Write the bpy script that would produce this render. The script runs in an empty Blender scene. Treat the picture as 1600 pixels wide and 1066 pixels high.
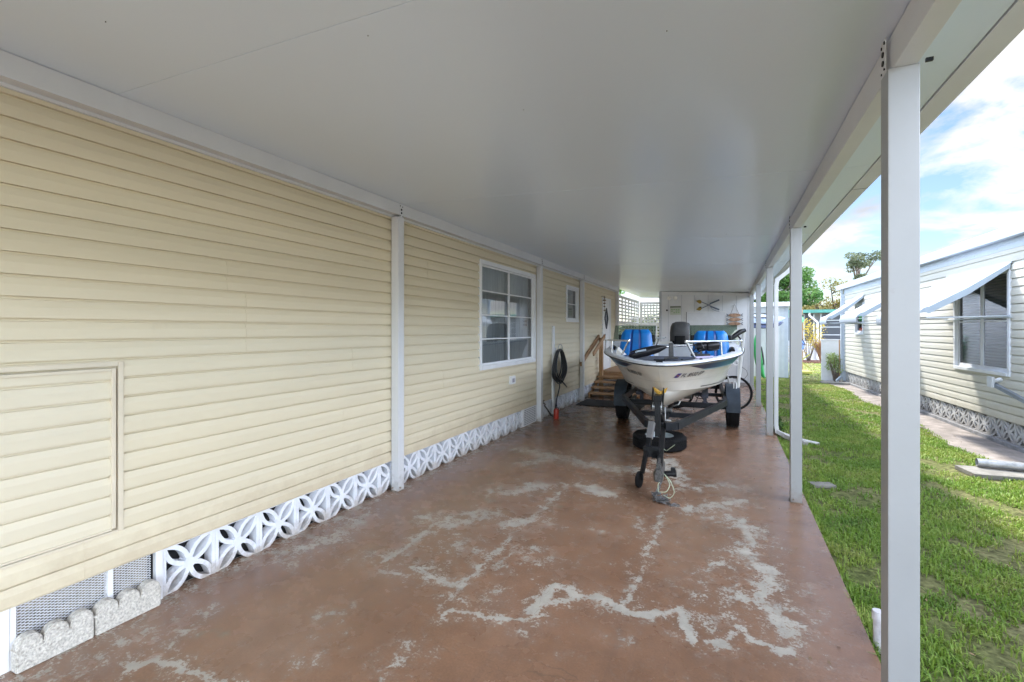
import bpy, bmesh, math, random
import numpy as np
from mathutils import Vector, Matrix, noise as mnoise
random.seed(7); np.random.seed(7)
R = math.radians; PI = math.pi
sc = bpy.context.scene; C = sc.collection

# ---------------------------------------------------------------- camera
CAM_H = 1.55; F = 715.0; CX = 1138.0; HY = 516.0
TH = math.atan((CX-800)/F)
cam = bpy.data.cameras.new('camera'); co = bpy.data.objects.new('camera', cam); C.objects.link(co)
cam.sensor_width = 36; cam.lens = F/1600*36; cam.shift_y = -(533-HY)/1600
cam.clip_start = 0.05; cam.clip_end = 800
co.location = (0, 0, CAM_H); co.rotation_euler = (PI/2, 0, TH)
sc.camera = co

# ---------------------------------------------------------------- world, sun, exposure
SUN = Vector((-0.70, 1.10, 1.75)).normalized()
SKY = 0.12; SUN_E = 1.1; EXPO = 2.92
w = bpy.data.worlds.new("World"); sc.world = w; w.use_nodes = True
nt = w.node_tree; nt.nodes.clear()
def N(t, **k):
    n = nt.nodes.new(t)
    for a, b in k.items(): setattr(n, a, b)
    return n
def LK(a, b): nt.links.new(a, b)
out = N('ShaderNodeOutputWorld'); bg = N('ShaderNodeBackground'); bg.inputs[1].default_value = SKY
sky = N('ShaderNodeTexSky'); sky.sky_type = 'NISHITA'; sky.sun_disc = False
sky.sun_elevation = math.asin(SUN.z); sky.sun_rotation = math.atan2(SUN.x, SUN.y)
sky.dust_density = .4; sky.ozone_density = 3.0; sky.air_density = 1.0
tc = N('ShaderNodeTexCoord'); sep = N('ShaderNodeSeparateXYZ'); LK(tc.outputs['Generated'], sep.inputs[0])
zz = N('ShaderNodeMath', operation='MAXIMUM'); LK(sep.outputs[2], zz.inputs[0]); zz.inputs[1].default_value = 0.0
za = N('ShaderNodeMath', operation='ADD'); LK(zz.outputs[0], za.inputs[0]); za.inputs[1].default_value = 0.22
dx = N('ShaderNodeMath', operation='DIVIDE'); LK(sep.outputs[0], dx.inputs[0]); LK(za.outputs[0], dx.inputs[1])
dy = N('ShaderNodeMath', operation='DIVIDE'); LK(sep.outputs[1], dy.inputs[0]); LK(za.outputs[0], dy.inputs[1])
cb = N('ShaderNodeCombineXYZ'); LK(dx.outputs[0], cb.inputs[0]); LK(dy.outputs[0], cb.inputs[1])
cn = N('ShaderNodeTexNoise'); cn.inputs['Scale'].default_value = 2.3; cn.inputs['Detail'].default_value = 9; cn.inputs['Roughness'].default_value = 0.58
cn.inputs['Distortion'].default_value = 0.35
LK(cb.outputs[0], cn.inputs['Vector'])
cr = N('ShaderNodeValToRGB'); cr.color_ramp.elements[0].position = 0.44; cr.color_ramp.elements[1].position = 0.58
LK(cn.outputs[0], cr.inputs[0])
cn2 = N('ShaderNodeTexNoise'); cn2.inputs['Scale'].default_value = 1.7; cn2.inputs['Detail'].default_value = 6
LK(cb.outputs[0], cn2.inputs['Vector'])
cc = N('ShaderNodeValToRGB'); e = cc.color_ramp.elements
e[0].position = 0.38; e[0].color = (.84, .87, .95, 1); e[1].position = 0.56; e[1].color = (1.36, 1.375, 1.40, 1)
LK(cn2.outputs[0], cc.inputs[0])
mx = N('ShaderNodeMixRGB'); LK(cr.outputs[0], mx.inputs[0]); dim = N('ShaderNodeVectorMath', operation='SCALE'); dim.inputs['Scale'].default_value = .22; LK(sky.outputs[0], dim.inputs[0]); LK(dim.outputs[0], mx.inputs[1]); LK(cc.outputs[0], mx.inputs[2])
# unseen sky behind, overhead and to the right scaled brighter to light the carport
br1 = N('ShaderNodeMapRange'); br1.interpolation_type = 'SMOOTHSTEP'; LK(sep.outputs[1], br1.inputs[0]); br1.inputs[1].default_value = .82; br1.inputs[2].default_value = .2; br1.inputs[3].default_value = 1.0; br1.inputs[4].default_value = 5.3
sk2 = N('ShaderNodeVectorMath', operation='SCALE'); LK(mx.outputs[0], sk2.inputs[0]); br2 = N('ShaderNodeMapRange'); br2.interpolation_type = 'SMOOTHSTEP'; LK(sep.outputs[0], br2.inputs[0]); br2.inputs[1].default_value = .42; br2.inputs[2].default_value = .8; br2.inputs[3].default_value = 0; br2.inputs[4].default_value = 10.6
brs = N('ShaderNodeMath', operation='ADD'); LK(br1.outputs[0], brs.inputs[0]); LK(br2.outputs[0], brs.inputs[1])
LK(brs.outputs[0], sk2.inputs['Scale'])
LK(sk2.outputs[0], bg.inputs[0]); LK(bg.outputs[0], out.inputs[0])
sl = bpy.data.lights.new('sun', 'SUN'); so = bpy.data.objects.new('sun', sl); C.objects.link(so)
sl.energy = SUN_E; sl.angle = R(4.0); sl.color = (1.0, 0.95, 0.87)
so.rotation_euler = SUN.to_track_quat('Z', 'Y').to_euler()
vs = sc.view_settings; vs.view_transform = 'Standard'; vs.look = 'None'; vs.exposure = EXPO; vs.gamma = 1; vs.use_curve_mapping = False
sc.cycles.max_bounces = 10; sc.cycles.diffuse_bounces = 6; sc.cycles.glossy_bounces = 4; sc.cycles.transparent_max_bounces = 12
sc.cycles.sample_clamp_indirect = 8

# ---------------------------------------------------------------- image point -> world (used only to read measured outlines)
_s, _c = math.sin(TH), math.cos(TH)
def gz(x, y, z=0.0):
    r = (x-800)/F; u = (HY-y)/F; t = (z-CAM_H)/u
    return (t*(-_s+_c*r), t*(_c+_s*r))

# ---------------------------------------------------------------- materials
MATS = {}
def mat(name, col, rough=0.6, metal=0.0, var=0.06, scale=6.0, bump=0.0, bscale=60.0, col2=None, spec=0.5, stretch=None, detail=6, coat=0.0, bdist=0.01):
    if name in MATS: return MATS[name]
    m = bpy.data.materials.new(name); m.use_nodes = True; t = m.node_tree; b = t.nodes['Principled BSDF']
    b.inputs['Roughness'].default_value = rough; b.inputs['Metallic'].default_value = metal
    b.inputs['Specular IOR Level'].default_value = spec
    b.inputs['Coat Weight'].default_value = coat
    tcn = t.nodes.new('ShaderNodeTexCoord'); mp = t.nodes.new('ShaderNodeMapping')
    t.links.new(tcn.outputs['Object'], mp.inputs[0])
    if stretch: mp.inputs['Scale'].default_value = stretch
    n = t.nodes.new('ShaderNodeTexNoise'); n.inputs['Scale'].default_value = scale; n.inputs['Detail'].default_value = detail; n.inputs['Roughness'].default_value = .6
    t.links.new(mp.outputs[0], n.inputs['Vector'])
    rp = t.nodes.new('ShaderNodeValToRGB'); rp.color_ramp.elements[0].position = .3; rp.color_ramp.elements[1].position = .7
    c1 = [max(0, c*(1-var)) for c in col]; c2 = col2 or [min(1, c*(1+var)) for c in col]
    rp.color_ramp.elements[0].color = (*c1, 1); rp.color_ramp.elements[1].color = (*c2, 1)
    t.links.new(n.outputs[0], rp.inputs[0]); t.links.new(rp.outputs[0], b.inputs['Base Color'])
    if bump:
        n2 = t.nodes.new('ShaderNodeTexNoise'); n2.inputs['Scale'].default_value = bscale; n2.inputs['Detail'].default_value = 4
        t.links.new(mp.outputs[0], n2.inputs['Vector'])
        bp = t.nodes.new('ShaderNodeBump'); bp.inputs['Strength'].default_value = bump; bp.inputs['Distance'].default_value = bdist
        t.links.new(n2.outputs[0], bp.inputs['Height']); t.links.new(bp.outputs[0], b.inputs['Normal'])
    MATS[name] = m; return m

SIDING = mat('siding_cream', (.64, .56, .405), .5, var=.05, scale=2.5, bump=.12, bscale=160, stretch=(1, .12, 1), bdist=.003)
SIDING_N = mat('siding_ivory', (.50, .485, .425), .55, var=.06, scale=2, bump=.1, bscale=140, stretch=(1, .12, 1), bdist=.003)
HATCHM = mat('hatch_trim', (.63, .55, .42), .5, var=.05)
POSTM = mat('post_aluminium', (.34, .345, .355), .42, var=.04, scale=3, bump=.04, bscale=30)
WHITE = mat('white_aluminium', (.60, .60, .61), .38, var=.035, scale=3, bump=.04, bscale=30)
WTRIM = mat('white_trim', (.72, .72, .73), .42, var=.05, scale=8)
WBLOCK = mat('painted_block', (.70, .71, .75), .7, var=.09, scale=9, bump=.3, bscale=120)
GBLOCK = mat('weathered_block', (.36, .36, .36), .85, var=.3, scale=5, bump=.5, bscale=90)
NBACK = mat('block_recess', (.20, .20, .205), .9, var=.3, scale=8)
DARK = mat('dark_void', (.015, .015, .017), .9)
BLACKM = mat('black_metal', (.009, .0095, .011), .42, spec=.18, var=.5, scale=25, bump=.25, bscale=70)
RUBBER = mat('rubber', (.011, .011, .012), .72, spec=.18, var=.4, scale=30, bump=.3, bscale=120)
PLASB = mat('black_plastic', (.014, .014, .016), .3, spec=.18, var=.3, scale=12)
GREYPL = mat('cowl_grey', (.085, .083, .082), .45, spec=.18, var=.2, scale=7)
FENDER = mat('fender_grey', (.04, .05, .064), .5, spec=.18, var=.25, scale=9, bump=.2, bscale=50)
CHROME = mat('rail_aluminium', (.72, .73, .75), .22, metal=.9, var=.1)
STEEL = mat('galvanised', (.42, .43, .44), .4, metal=.7, var=.25, scale=20)
GEL = mat('gelcoat', (.76, .745, .70), .22, var=.05, scale=4, coat=.3)
GELW = mat('gelcoat_cap', (.63, .65, .68), .3, var=.08, scale=6)
CARPET = mat('deck_carpet', (.10, .11, .14), .95, var=.35, scale=40, bump=.6, bscale=200)
BLUE = mat('vinyl_blue', (.003, .16, .50), .38, var=.12, scale=5, bump=.1, bscale=200)
BLUED = mat('vinyl_dark_blue', (.004, .045, .22), .4, var=.12, scale=5)
WOOD = mat('treated_wood', (.34, .20, .105), .75, var=.35, scale=5, stretch=(1, 8, 8), bump=.4, bscale=30)
WOODZ = mat('treated_wood_post', (.36, .215, .11), .75, var=.35, scale=5, stretch=(8, 8, 1), bump=.4, bscale=30)
MATB = mat('door_mat', (.014, .014, .015), .95, var=.3, scale=60, bump=.6, bscale=200)
HOSE = mat('hose_black', (.022, .023, .026), .35, var=.3, scale=30)
RED = mat('red_paint', (.38, .035, .02), .4, var=.2, scale=10)
SHEDM = mat('shed_white', (.68, .69, .71), .5, var=.04, scale=3)
LATT = mat('lattice_vinyl', (.66, .65, .63), .55, var=.08, scale=6)
YEL = mat('yellow_roller', (.50, .29, .045), .6, var=.3, scale=40)
PURP = mat('purple_sticker', (.045, .02, .24), .4, var=.3, scale=60)
INK = mat('black_lettering', (.012, .012, .014), .4)
ORNG = mat('orange_mark', (.55, .2, .04), .5)
CONC = mat('concrete', (.21, .20, .18), .9, var=.28, scale=7, bump=.5, bscale=70)
CEDGE = mat('aggregate_concrete', (.47, .43, .375), .95, var=.35, scale=95, col2=(.72, .68, .61), bump=.8, bscale=90)
BARK = mat('bark', (.12, .09, .07), .9, var=.4, scale=10, bump=.8, bscale=15)
AWN = mat('awning_metal', (.34, .38, .43), .42, var=.06, scale=5)
NTRIM = mat('neighbour_trim', (.44, .49, .55), .45, var=.06, scale=4)
CURT = mat('curtain', (.42, .43, .44), .9, var=.1, scale=18, stretch=(1, 6, .3), bump=.6, bscale=10, bdist=.02)
SCREENW = mat('mesh_white', (.66, .66, .68), .5, var=.1, scale=30)
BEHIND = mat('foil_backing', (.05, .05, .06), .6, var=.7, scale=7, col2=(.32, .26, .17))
PATHM = mat('path_concrete', (.20, .175, .155), .9, var=.25, scale=5, bump=.6, bscale=60, col2=(.33, .29, .265))
SOIL = mat('mulch', (.16, .07, .045), .95, var=.5, scale=30, bump=.8, bscale=60)
GREENF = mat('green_fascia', (.05, .20, .17), .5, var=.2)
GREENK = mat('kayak_green', (.03, .38, .10), .35, var=.15)
BLUEK = mat('kayak_blue', (.02, .12, .50), .35, var=.15)
NAVY = mat('cover_navy', (.035, .05, .11), .6, var=.3, scale=8)
GREYK = mat('cover_grey', (.30, .36, .46), .5, var=.2, scale=6)

def grime(m, zlo, zhi, col, amt, scale=9):   # splash dirt with a ragged upper edge
    t = m.node_tree; b = t.nodes['Principled BSDF']; src = b.inputs['Base Color'].links[0].from_socket
    g = t.nodes.new('ShaderNodeNewGeometry'); sx = t.nodes.new('ShaderNodeSeparateXYZ'); t.links.new(g.outputs['Position'], sx.inputs[0])
    n = t.nodes.new('ShaderNodeTexNoise'); n.inputs['Scale'].default_value = scale; n.inputs['Detail'].default_value = 8; n.inputs['Roughness'].default_value = .7; t.links.new(g.outputs['Position'], n.inputs['Vector'])
    mr = t.nodes.new('ShaderNodeMapRange'); mr.inputs[1].default_value = zlo; mr.inputs[2].default_value = zhi; mr.inputs[3].default_value = .62; mr.inputs[4].default_value = .22; t.links.new(sx.outputs[2], mr.inputs[0])
    sb_ = t.nodes.new('ShaderNodeMath'); sb_.operation = 'ADD'; t.links.new(mr.outputs[0], sb_.inputs[0]); t.links.new(n.outputs[0], sb_.inputs[1])
    r = t.nodes.new('ShaderNodeMapRange'); r.inputs[1].default_value = .86; r.inputs[2].default_value = 1.16; r.inputs[3].default_value = 0; r.inputs[4].default_value = amt; t.links.new(sb_.outputs[0], r.inputs[0])
    mx_ = t.nodes.new('ShaderNodeMixRGB'); t.links.new(r.outputs[0], mx_.inputs[0]); t.links.new(src, mx_.inputs[1]); mx_.inputs[2].default_value = (*col, 1); t.links.new(mx_.outputs[0], b.inputs['Base Color'])
grime(SIDING, .28, .62, (.42, .33, .22), .45, 5); grime(WBLOCK, .0, .16, (.30, .24, .19), .75, 14); grime(POSTM, .0, .22, (.24, .20, .17), .7, 16); grime(WHITE, .0, .22, (.24, .20, .17), .6, 16); grime(SIDING_N, .28, .7, (.34, .30, .24), .4, 4); grime(GBLOCK, .0, .2, (.16, .14, .12), .7, 8)
def glass(name, tint, strength, rough=.02, gmul=1.3):
    if name in MATS: return MATS[name]
    m = bpy.data.materials.new(name); m.use_nodes = True; t = m.node_tree; t.nodes.clear()
    o = t.nodes.new('ShaderNodeOutputMaterial'); tr = t.nodes.new('ShaderNodeBsdfTransparent'); tr.inputs[0].default_value = (*tint, 1)
    gl = t.nodes.new('ShaderNodeBsdfGlossy'); gl.inputs['Roughness'].default_value = rough
    fr = t.nodes.new('ShaderNodeFresnel'); fr.inputs[0].default_value = 1.52
    nz = t.nodes.new('ShaderNodeTexNoise'); nz.inputs['Scale'].default_value = 1.5
    bp = t.nodes.new('ShaderNodeBump'); bp.inputs['Strength'].default_value = .06; bp.inputs['Distance'].default_value = .02
    t.links.new(nz.outputs[0], bp.inputs['Height']); t.links.new(bp.outputs[0], gl.inputs['Normal'])
    ma = t.nodes.new('ShaderNodeMath'); ma.operation = 'MULTIPLY_ADD'; ma.inputs[1].default_value = gmul; ma.inputs[2].default_value = strength; ma.use_clamp = True
    t.links.new(fr.outputs[0], ma.inputs[0])
    mi = t.nodes.new('ShaderNodeMixShader'); t.links.new(ma.outputs[0], mi.inputs[0]); t.links.new(tr.outputs[0], mi.inputs[1]); t.links.new(gl.outputs[0], mi.inputs[2])
    t.links.new(mi.outputs[0], o.inputs[0]); MATS[name] = m; return m
PANE = glass('window_glass', (.86, .9, .9), .10)
PANED = glass('dark_window_glass', (.42, .44, .48), .0, gmul=.22)
WSHIELD = glass('windshield_glass', (.52, .60, .54), .02)

# ---------------------------------------------------------------- mesh helpers
class MB:
    def __init__(s): s.v = []; s.f = []
    def add(s, vs, fs):
        o = len(s.v); s.v += [tuple(p) for p in vs]; s.f += [tuple(i+o for i in q) for q in fs]; return s
    def box(s, x0, x1, y0, y1, z0, z1, M=None, ch=0.0):
        if ch <= 0:
            vs = [(x, y, z) for x in (x0, x1) for y in (y0, y1) for z in (z0, z1)]
            fs = [(0,1,3,2),(4,6,7,5),(0,4,5,1),(2,3,7,6),(0,2,6,4),(1,5,7,3)]
        else:
            bm = bmesh.new(); bmesh.ops.create_cube(bm, size=1)
            for q in bm.verts: q.co = Vector(((x0+x1)/2+q.co.x*(x1-x0), (y0+y1)/2+q.co.y*(y1-y0), (z0+z1)/2+q.co.z*(z1-z0)))
            bmesh.ops.bevel(bm, geom=bm.edges[:], offset=ch, segments=2, profile=.7, affect='EDGES')
            bm.verts.index_update(); vs = [q.co.copy() for q in bm.verts]; fs = [[q.index for q in f.verts] for f in bm.faces]; bm.free()
        if M is not None: vs = [M @ Vector(p) for p in vs]
        return s.add(vs, fs)
    def bar(s, a, b, wx, wy, up=(0, 0, 1), ch=0.0):   # rectangular bar from a to b
        a, b = Vector(a), Vector(b); d = b-a; L = d.length; z = d/L; u = Vector(up)
        if abs(u.dot(z)) > .98: u = Vector((0, 1, 0))
        x = u.cross(z).normalized(); y = z.cross(x)
        M = Matrix((( x.x, y.x, z.x, a.x), (x.y, y.y, z.y, a.y), (x.z, y.z, z.z, a.z), (0, 0, 0, 1)))
        return s.box(-wx/2, wx/2, -wy/2, wy/2, 0, L, M, ch)
    def tube(s, pts, r, n=10, cap=True, closed=False):
        P = [Vector(p) for p in pts]; m = len(P); rr = r if isinstance(r, (list, tuple)) else [r]*m
        vs = []; prev = None
        for i, p in enumerate(P):
            if closed: d = (P[(i+1) % m]-P[i-1]).normalized()
            else: d = (P[min(i+1, m-1)]-P[max(i-1, 0)]).normalized()
            if prev is None: a = Vector((0, 0, 1)) if abs(d.z) < .9 else Vector((1, 0, 0)); x = d.cross(a).normalized()
            else: x = (prev - d*prev.dot(d)).normalized()
            prev = x; y = d.cross(x)
            vs += [p+(x*math.cos(2*PI*k/n)+y*math.sin(2*PI*k/n))*rr[i] for k in range(n)]
        fs = []
        for i in range(m if closed else m-1):
            j = (i+1) % m
            fs += [(i*n+k, i*n+(k+1) % n, j*n+(k+1) % n, j*n+k) for k in range(n)]
        if cap and not closed: fs += [tuple(range(n))[::-1], tuple((m-1)*n+k for k in range(n))]
        return s.add(vs, fs)
    def cyl(s, a, b, r, n=20): return s.tube([a, b], r, n)
    def lathe(s, prof, M=None, n=40, closed=False):   # prof (r,h) about local z
        vs = [(r*math.cos(2*PI*k/n), r*math.sin(2*PI*k/n), h) for r, h in prof for k in range(n)]; m = len(prof); fs = []
        for i in range(m if closed else m-1):
            j = (i+1) % m; fs += [(i*n+k, i*n+(k+1) % n, j*n+(k+1) % n, j*n+k) for k in range(n)]
        if M is not None: vs = [M @ Vector(p) for p in vs]
        return s.add(vs, fs)
    def loft(s, rings, cap=True):
        n = len(rings[0]); vs = [p for r in rings for p in r]; fs = []
        for i in range(len(rings)-1): fs += [(i*n+k, i*n+(k+1) % n, (i+1)*n+(k+1) % n, (i+1)*n+k) for k in range(n)]
        if cap: fs += [tuple(range(n))[::-1], tuple((len(rings)-1)*n+k for k in range(n))]
        return s.add(vs, fs)
    def grid(s, fn, nu, nv):
        vs = [fn(i/nu, j/nv) for i in range(nu+1) for j in range(nv+1)]
        fs = [(i*(nv+1)+j, (i+1)*(nv+1)+j, (i+1)*(nv+1)+j+1, i*(nv+1)+j+1) for i in range(nu) for j in range(nv)]
        return s.add(vs, fs)
    def prism(s, poly, a0, a1, ax='x'):               # extrude 2D polygon (p,q) along axis
        n = len(poly)
        def P(a, p, q): return {'x': (a, p, q), 'y': (p, a, q), 'z': (p, q, a)}[ax]
        vs = [P(a0, *p) for p in poly]+[P(a1, *p) for p in poly]
        fs = [tuple(range(n)), tuple(range(2*n-1, n-1, -1))]+[(i, i+n, (i+1) % n+n, (i+1) % n) for i in range(n)]
        return s.add(vs, fs)
    def build(s, name, m, parent=None, smooth=False, auto=None, loc=None):
        me = bpy.data.meshes.new(name); me.from_pydata(s.v, [], s.f); me.update()
        bm = bmesh.new(); bm.from_mesh(me); bmesh.ops.recalc_face_normals(bm, faces=bm.faces); bm.to_mesh(me); bm.free()
        o = bpy.data.objects.new(name, me); C.objects.link(o); me.materials.append(m)
        if smooth:
            for p in me.polygons: p.use_smooth = True
            if auto is not None: me.set_sharp_from_angle(angle=R(auto))
        if parent is not None: o.parent = parent
        if loc: o.location = loc
        return o
def tag(o, label=None, cat=None, group=None, kind=None):
    if label: o['label'] = label
    if cat: o['category'] = cat
    if group: o['group'] = group
    if kind: o['kind'] = kind
    return o
def empty(name, loc, rz=0.0, label=None, cat=None, group=None):
    o = bpy.data.objects.new(name, None); C.objects.link(o); o.location = loc; o.rotation_euler = (0, 0, rz); o.empty_display_size = .1
    return tag(o, label, cat, group)
def copy_tree(o, parent=None):
    c = o.copy(); C.objects.link(c); c.parent = parent
    for ch in [q for q in bpy.data.objects if q.parent == o]: copy_tree(ch, c)
    return c
def hermite(xs, ys, t):
    n = len(xs)
    if t <= xs[0]: return ys[0]
    if t >= xs[-1]: return ys[-1]
    i = max(k for k in range(n-1) if xs[k] <= t)
    def sl(k):
        if k == 0: return (ys[1]-ys[0])/(xs[1]-xs[0])
        if k == n-1: return (ys[-1]-ys[-2])/(xs[-1]-xs[-2])
        a = (ys[k]-ys[k-1])/(xs[k]-xs[k-1]); b = (ys[k+1]-ys[k])/(xs[k+1]-xs[k])
        return 0 if a*b <= 0 else 2*a*b/(a+b)
    h = xs[i+1]-xs[i]; u = (t-xs[i])/h
    return (2*u**3-3*u*u+1)*ys[i]+(u**3-2*u*u+u)*h*sl(i)+(-2*u**3+3*u*u)*ys[i+1]+(u**3-u*u)*h*sl(i+1)
def superring(cx, cy, z, rx, ry, p=3.5, n=28):
    out_ = []
    for k in range(n):
        a = 2*PI*k/n; c_, s_ = math.cos(a), math.sin(a)
        out_.append((cx+rx*math.copysign(abs(c_)**(2/p), c_), cy+ry*math.copysign(abs(s_)**(2/p), s_), z))
    return out_

# ================================================================ GROUND
GZ = -0.06
def ground_material():
    m = bpy.data.materials.new('lawn_soil'); m.use_nodes = True; t = m.node_tree; b = t.nodes['Principled BSDF']
    b.inputs['Roughness'].default_value = .95; b.inputs['Specular IOR Level'].default_value = .1
    g = t.nodes.new('ShaderNodeNewGeometry')
    n1 = t.nodes.new('ShaderNodeTexNoise'); n1.inputs['Scale'].default_value = .9; n1.inputs['Detail'].default_value = 5
    n2 = t.nodes.new('ShaderNodeTexNoise'); n2.inputs['Scale'].default_value = 28; n2.inputs['Detail'].default_value = 6
    t.links.new(g.outputs['Position'], n1.inputs['Vector']); t.links.new(g.outputs['Position'], n2.inputs['Vector'])
    r1 = t.nodes.new('ShaderNodeValToRGB'); e = r1.color_ramp.elements
    e[0].position = .35; e[0].color = (.12, .15, .045, 1); e[1].position = .68; e[1].color = (.22, .20, .10, 1)
    r2 = t.nodes.new('ShaderNodeValToRGB'); e = r2.color_ramp.elements
    e[0].position = .3; e[0].color = (.35, .35, .35, 1); e[1].position = .7; e[1].color = (1.15, 1.15, 1.15, 1)
    t.links.new(n1.outputs[0], r1.inputs[0]); t.links.new(n2.outputs[0], r2.inputs[0])
    mm = t.nodes.new('ShaderNodeMixRGB'); mm.blend_type = 'MULTIPLY'; mm.inputs[0].default_value = 1
    t.links.new(r1.outputs[0], mm.inputs[1]); t.links.new(r2.outputs[0], mm.inputs[2]); t.links.new(mm.outputs[0], b.inputs['Base Color'])
    bp = t.nodes.new('ShaderNodeBump'); bp.inputs['Strength'].default_value = .8; bp.inputs['Distance'].default_value = .03
    t.links.new(n2.outputs[0], bp.inputs['Height']); t.links.new(bp.outputs[0], b.inputs['Normal'])
    return m
g = MB().box(-120, 120, -60, 260, GZ-.3, GZ); go = g.build('ground', ground_material()); tag(go, 'flat sandy lawn ground around the two mobile homes', 'ground', kind='structure')
# sunlit street pavement in front of the carport (behind the viewer)
st = MB().box(-14, 14, -16, -6.05, GZ, GZ+.02); tag(st.build('road', mat('pale_pavement', (.50, .50, .49), .85, var=.12, scale=3, bump=.3)), 'pale street pavement in front of the carport', 'road', kind='structure')

# ---- slab with worn paint
SX0, SX1, SY0, SY1 = -3.02, .64, -6.0, 17.3
def crop8(pts): return [gz(560+x/2.353, 660+y/2.353) for x, y in pts]
def crop4(pts): return [gz(x/2.106, 560+y/2.106) for x, y in pts]
WEAR = [  # polyline, half width m, strength
 (crop8([(320,665),(450,530),(560,420),(650,345),(700,300),(770,230)]), .020, .66),
 (crop8([(1115,330),(1090,420),(1050,500),(1025,590),(1000,640),(965,680)]), .020, .66),
 (crop8([(310,715),(350,690),(430,705),(520,725),(620,722),(690,715)]), .012, .9),
 (crop8([(640,700),(690,640),(720,600),(780,610),(800,650)]), .028, .95),
 (crop8([(700,655),(770,640)]), .035, .8),
 (crop8([(815,640),(870,640),(920,660),(960,685),(1010,705),(1100,700),(1170,690),(1200,740),(1225,800)]), .022, 1.0),
 (crop8([(960,680),(1040,705),(1140,700)]), .03, .8), (crop8([(870,640),(930,680)]), .03, .7),
 (crop8([(100,510),(150,480),(240,410),(270,380),(330,350),(420,330),(520,330)]), .022, .75),
 (crop8([(260,345),(350,375),(430,350),(500,335)]), .10, .62),
 (crop8([(550,375),(640,355)]), .08, .75),
 (crop8([(590,100),(650,110),(740,130),(820,150),(900,165),(960,175),(1040,175)]), .11, .7),
 (crop8([(620,150),(700,130),(640,105)]), .09, .7), (crop8([(860,150),(940,120),(1010,100)]), .08, .5),
 (crop8([(500,250),(560,260),(640,245),(690,235)]), .09, .62), (crop8([(830,235),(880,250),(920,265)]), .09, .85),
 (crop8([(620,235),(690,232)]), .08, .8),
 (crop8([(1290,810),(1340,820),(1370,785),(1385,750)]), .025, .8), (crop8([(1390,750),(1450,800),(1520,830),(1600,845)]), .02, .9),
 (crop8([(1210,320),(1300,310),(1400,290)]), .07, .7), (crop8([(1370,350),(1440,390),(1440,450),(1400,480)]), .07, .72),
 (crop8([(1250,340),(1370,370)]), .08, .5),
 (crop8([(1420,490),(1500,540),(1530,590),(1460,640),(1500,680),(1560,720),(1590,790)]), .06, .78),
 (crop8([(1500,560),(1560,700)]), .09, .45), (crop8([(1400,640),(1470,640)]), .06, .7),
 (crop8([(190,530),(250,550),(310,590),(350,600)]), .04, .72), (crop8([(230,530),(300,570)]), .05, .6), (crop8([(20,505),(90,550),(150,560)]), .015, .7),
 (crop8([(110,900),(190,865)]), .012, .8), (crop8([(1130,140),(1160,190)]), .12, .85), (crop8([(1240,240),(1330,230),(1400,240)]), .07, .62),
 (crop8([(600,480),(640,500),(730,510)]), .05, .5), (crop8([(580,460),(520,520),(440,545)]), .008, .7), (crop8([(1240,620),(1400,640)]), .05, .5),
 (crop8([(640,360),(760,385),(900,400)]), .01, .7), (crop8([(280,430),(420,470),(480,500)]), .07, .38), (crop8([(590,450),(670,470)]), .03, .6),
 (crop8([(1280,560),(1330,510)]), .03, .6), (crop8([(1140,150),(1190,200),(1180,240)]), .07, .6), (crop8([(1030,345),(1045,400)]), .012, .6),
 (crop8([(480,640),(520,620)]), .03, .5), (crop8([(1240,700),(1300,760),(1330,720)]), .02, .6), (crop8([(940,770),(970,805)]), .01, .7), (crop8([(590,760),(610,770)]), .014, .8),
 (crop4([(420,1010),(520,1000),(600,1020),(700,1060),(760,1100)]), .018, .85), (crop4([(520,985),(640,870),(700,820)]), .02, .6), (crop4([(1010,1000),(1060,960)]), .02, .5),
 (crop4([(60,1066),(300,990),(560,870)]), .05, .55), (crop4([(960,640),(1100,590),(1200,520)]), .08, .62), (crop4([(1180,655),(1340,640)]), .03, .5), (crop4([(1040,860),(1110,830)]), .02, .6),
 (crop4([(950,680),(975,672)]), .02, .6), (crop4([(1290,1010),(1348,960)]), .03, .5),
]
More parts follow.
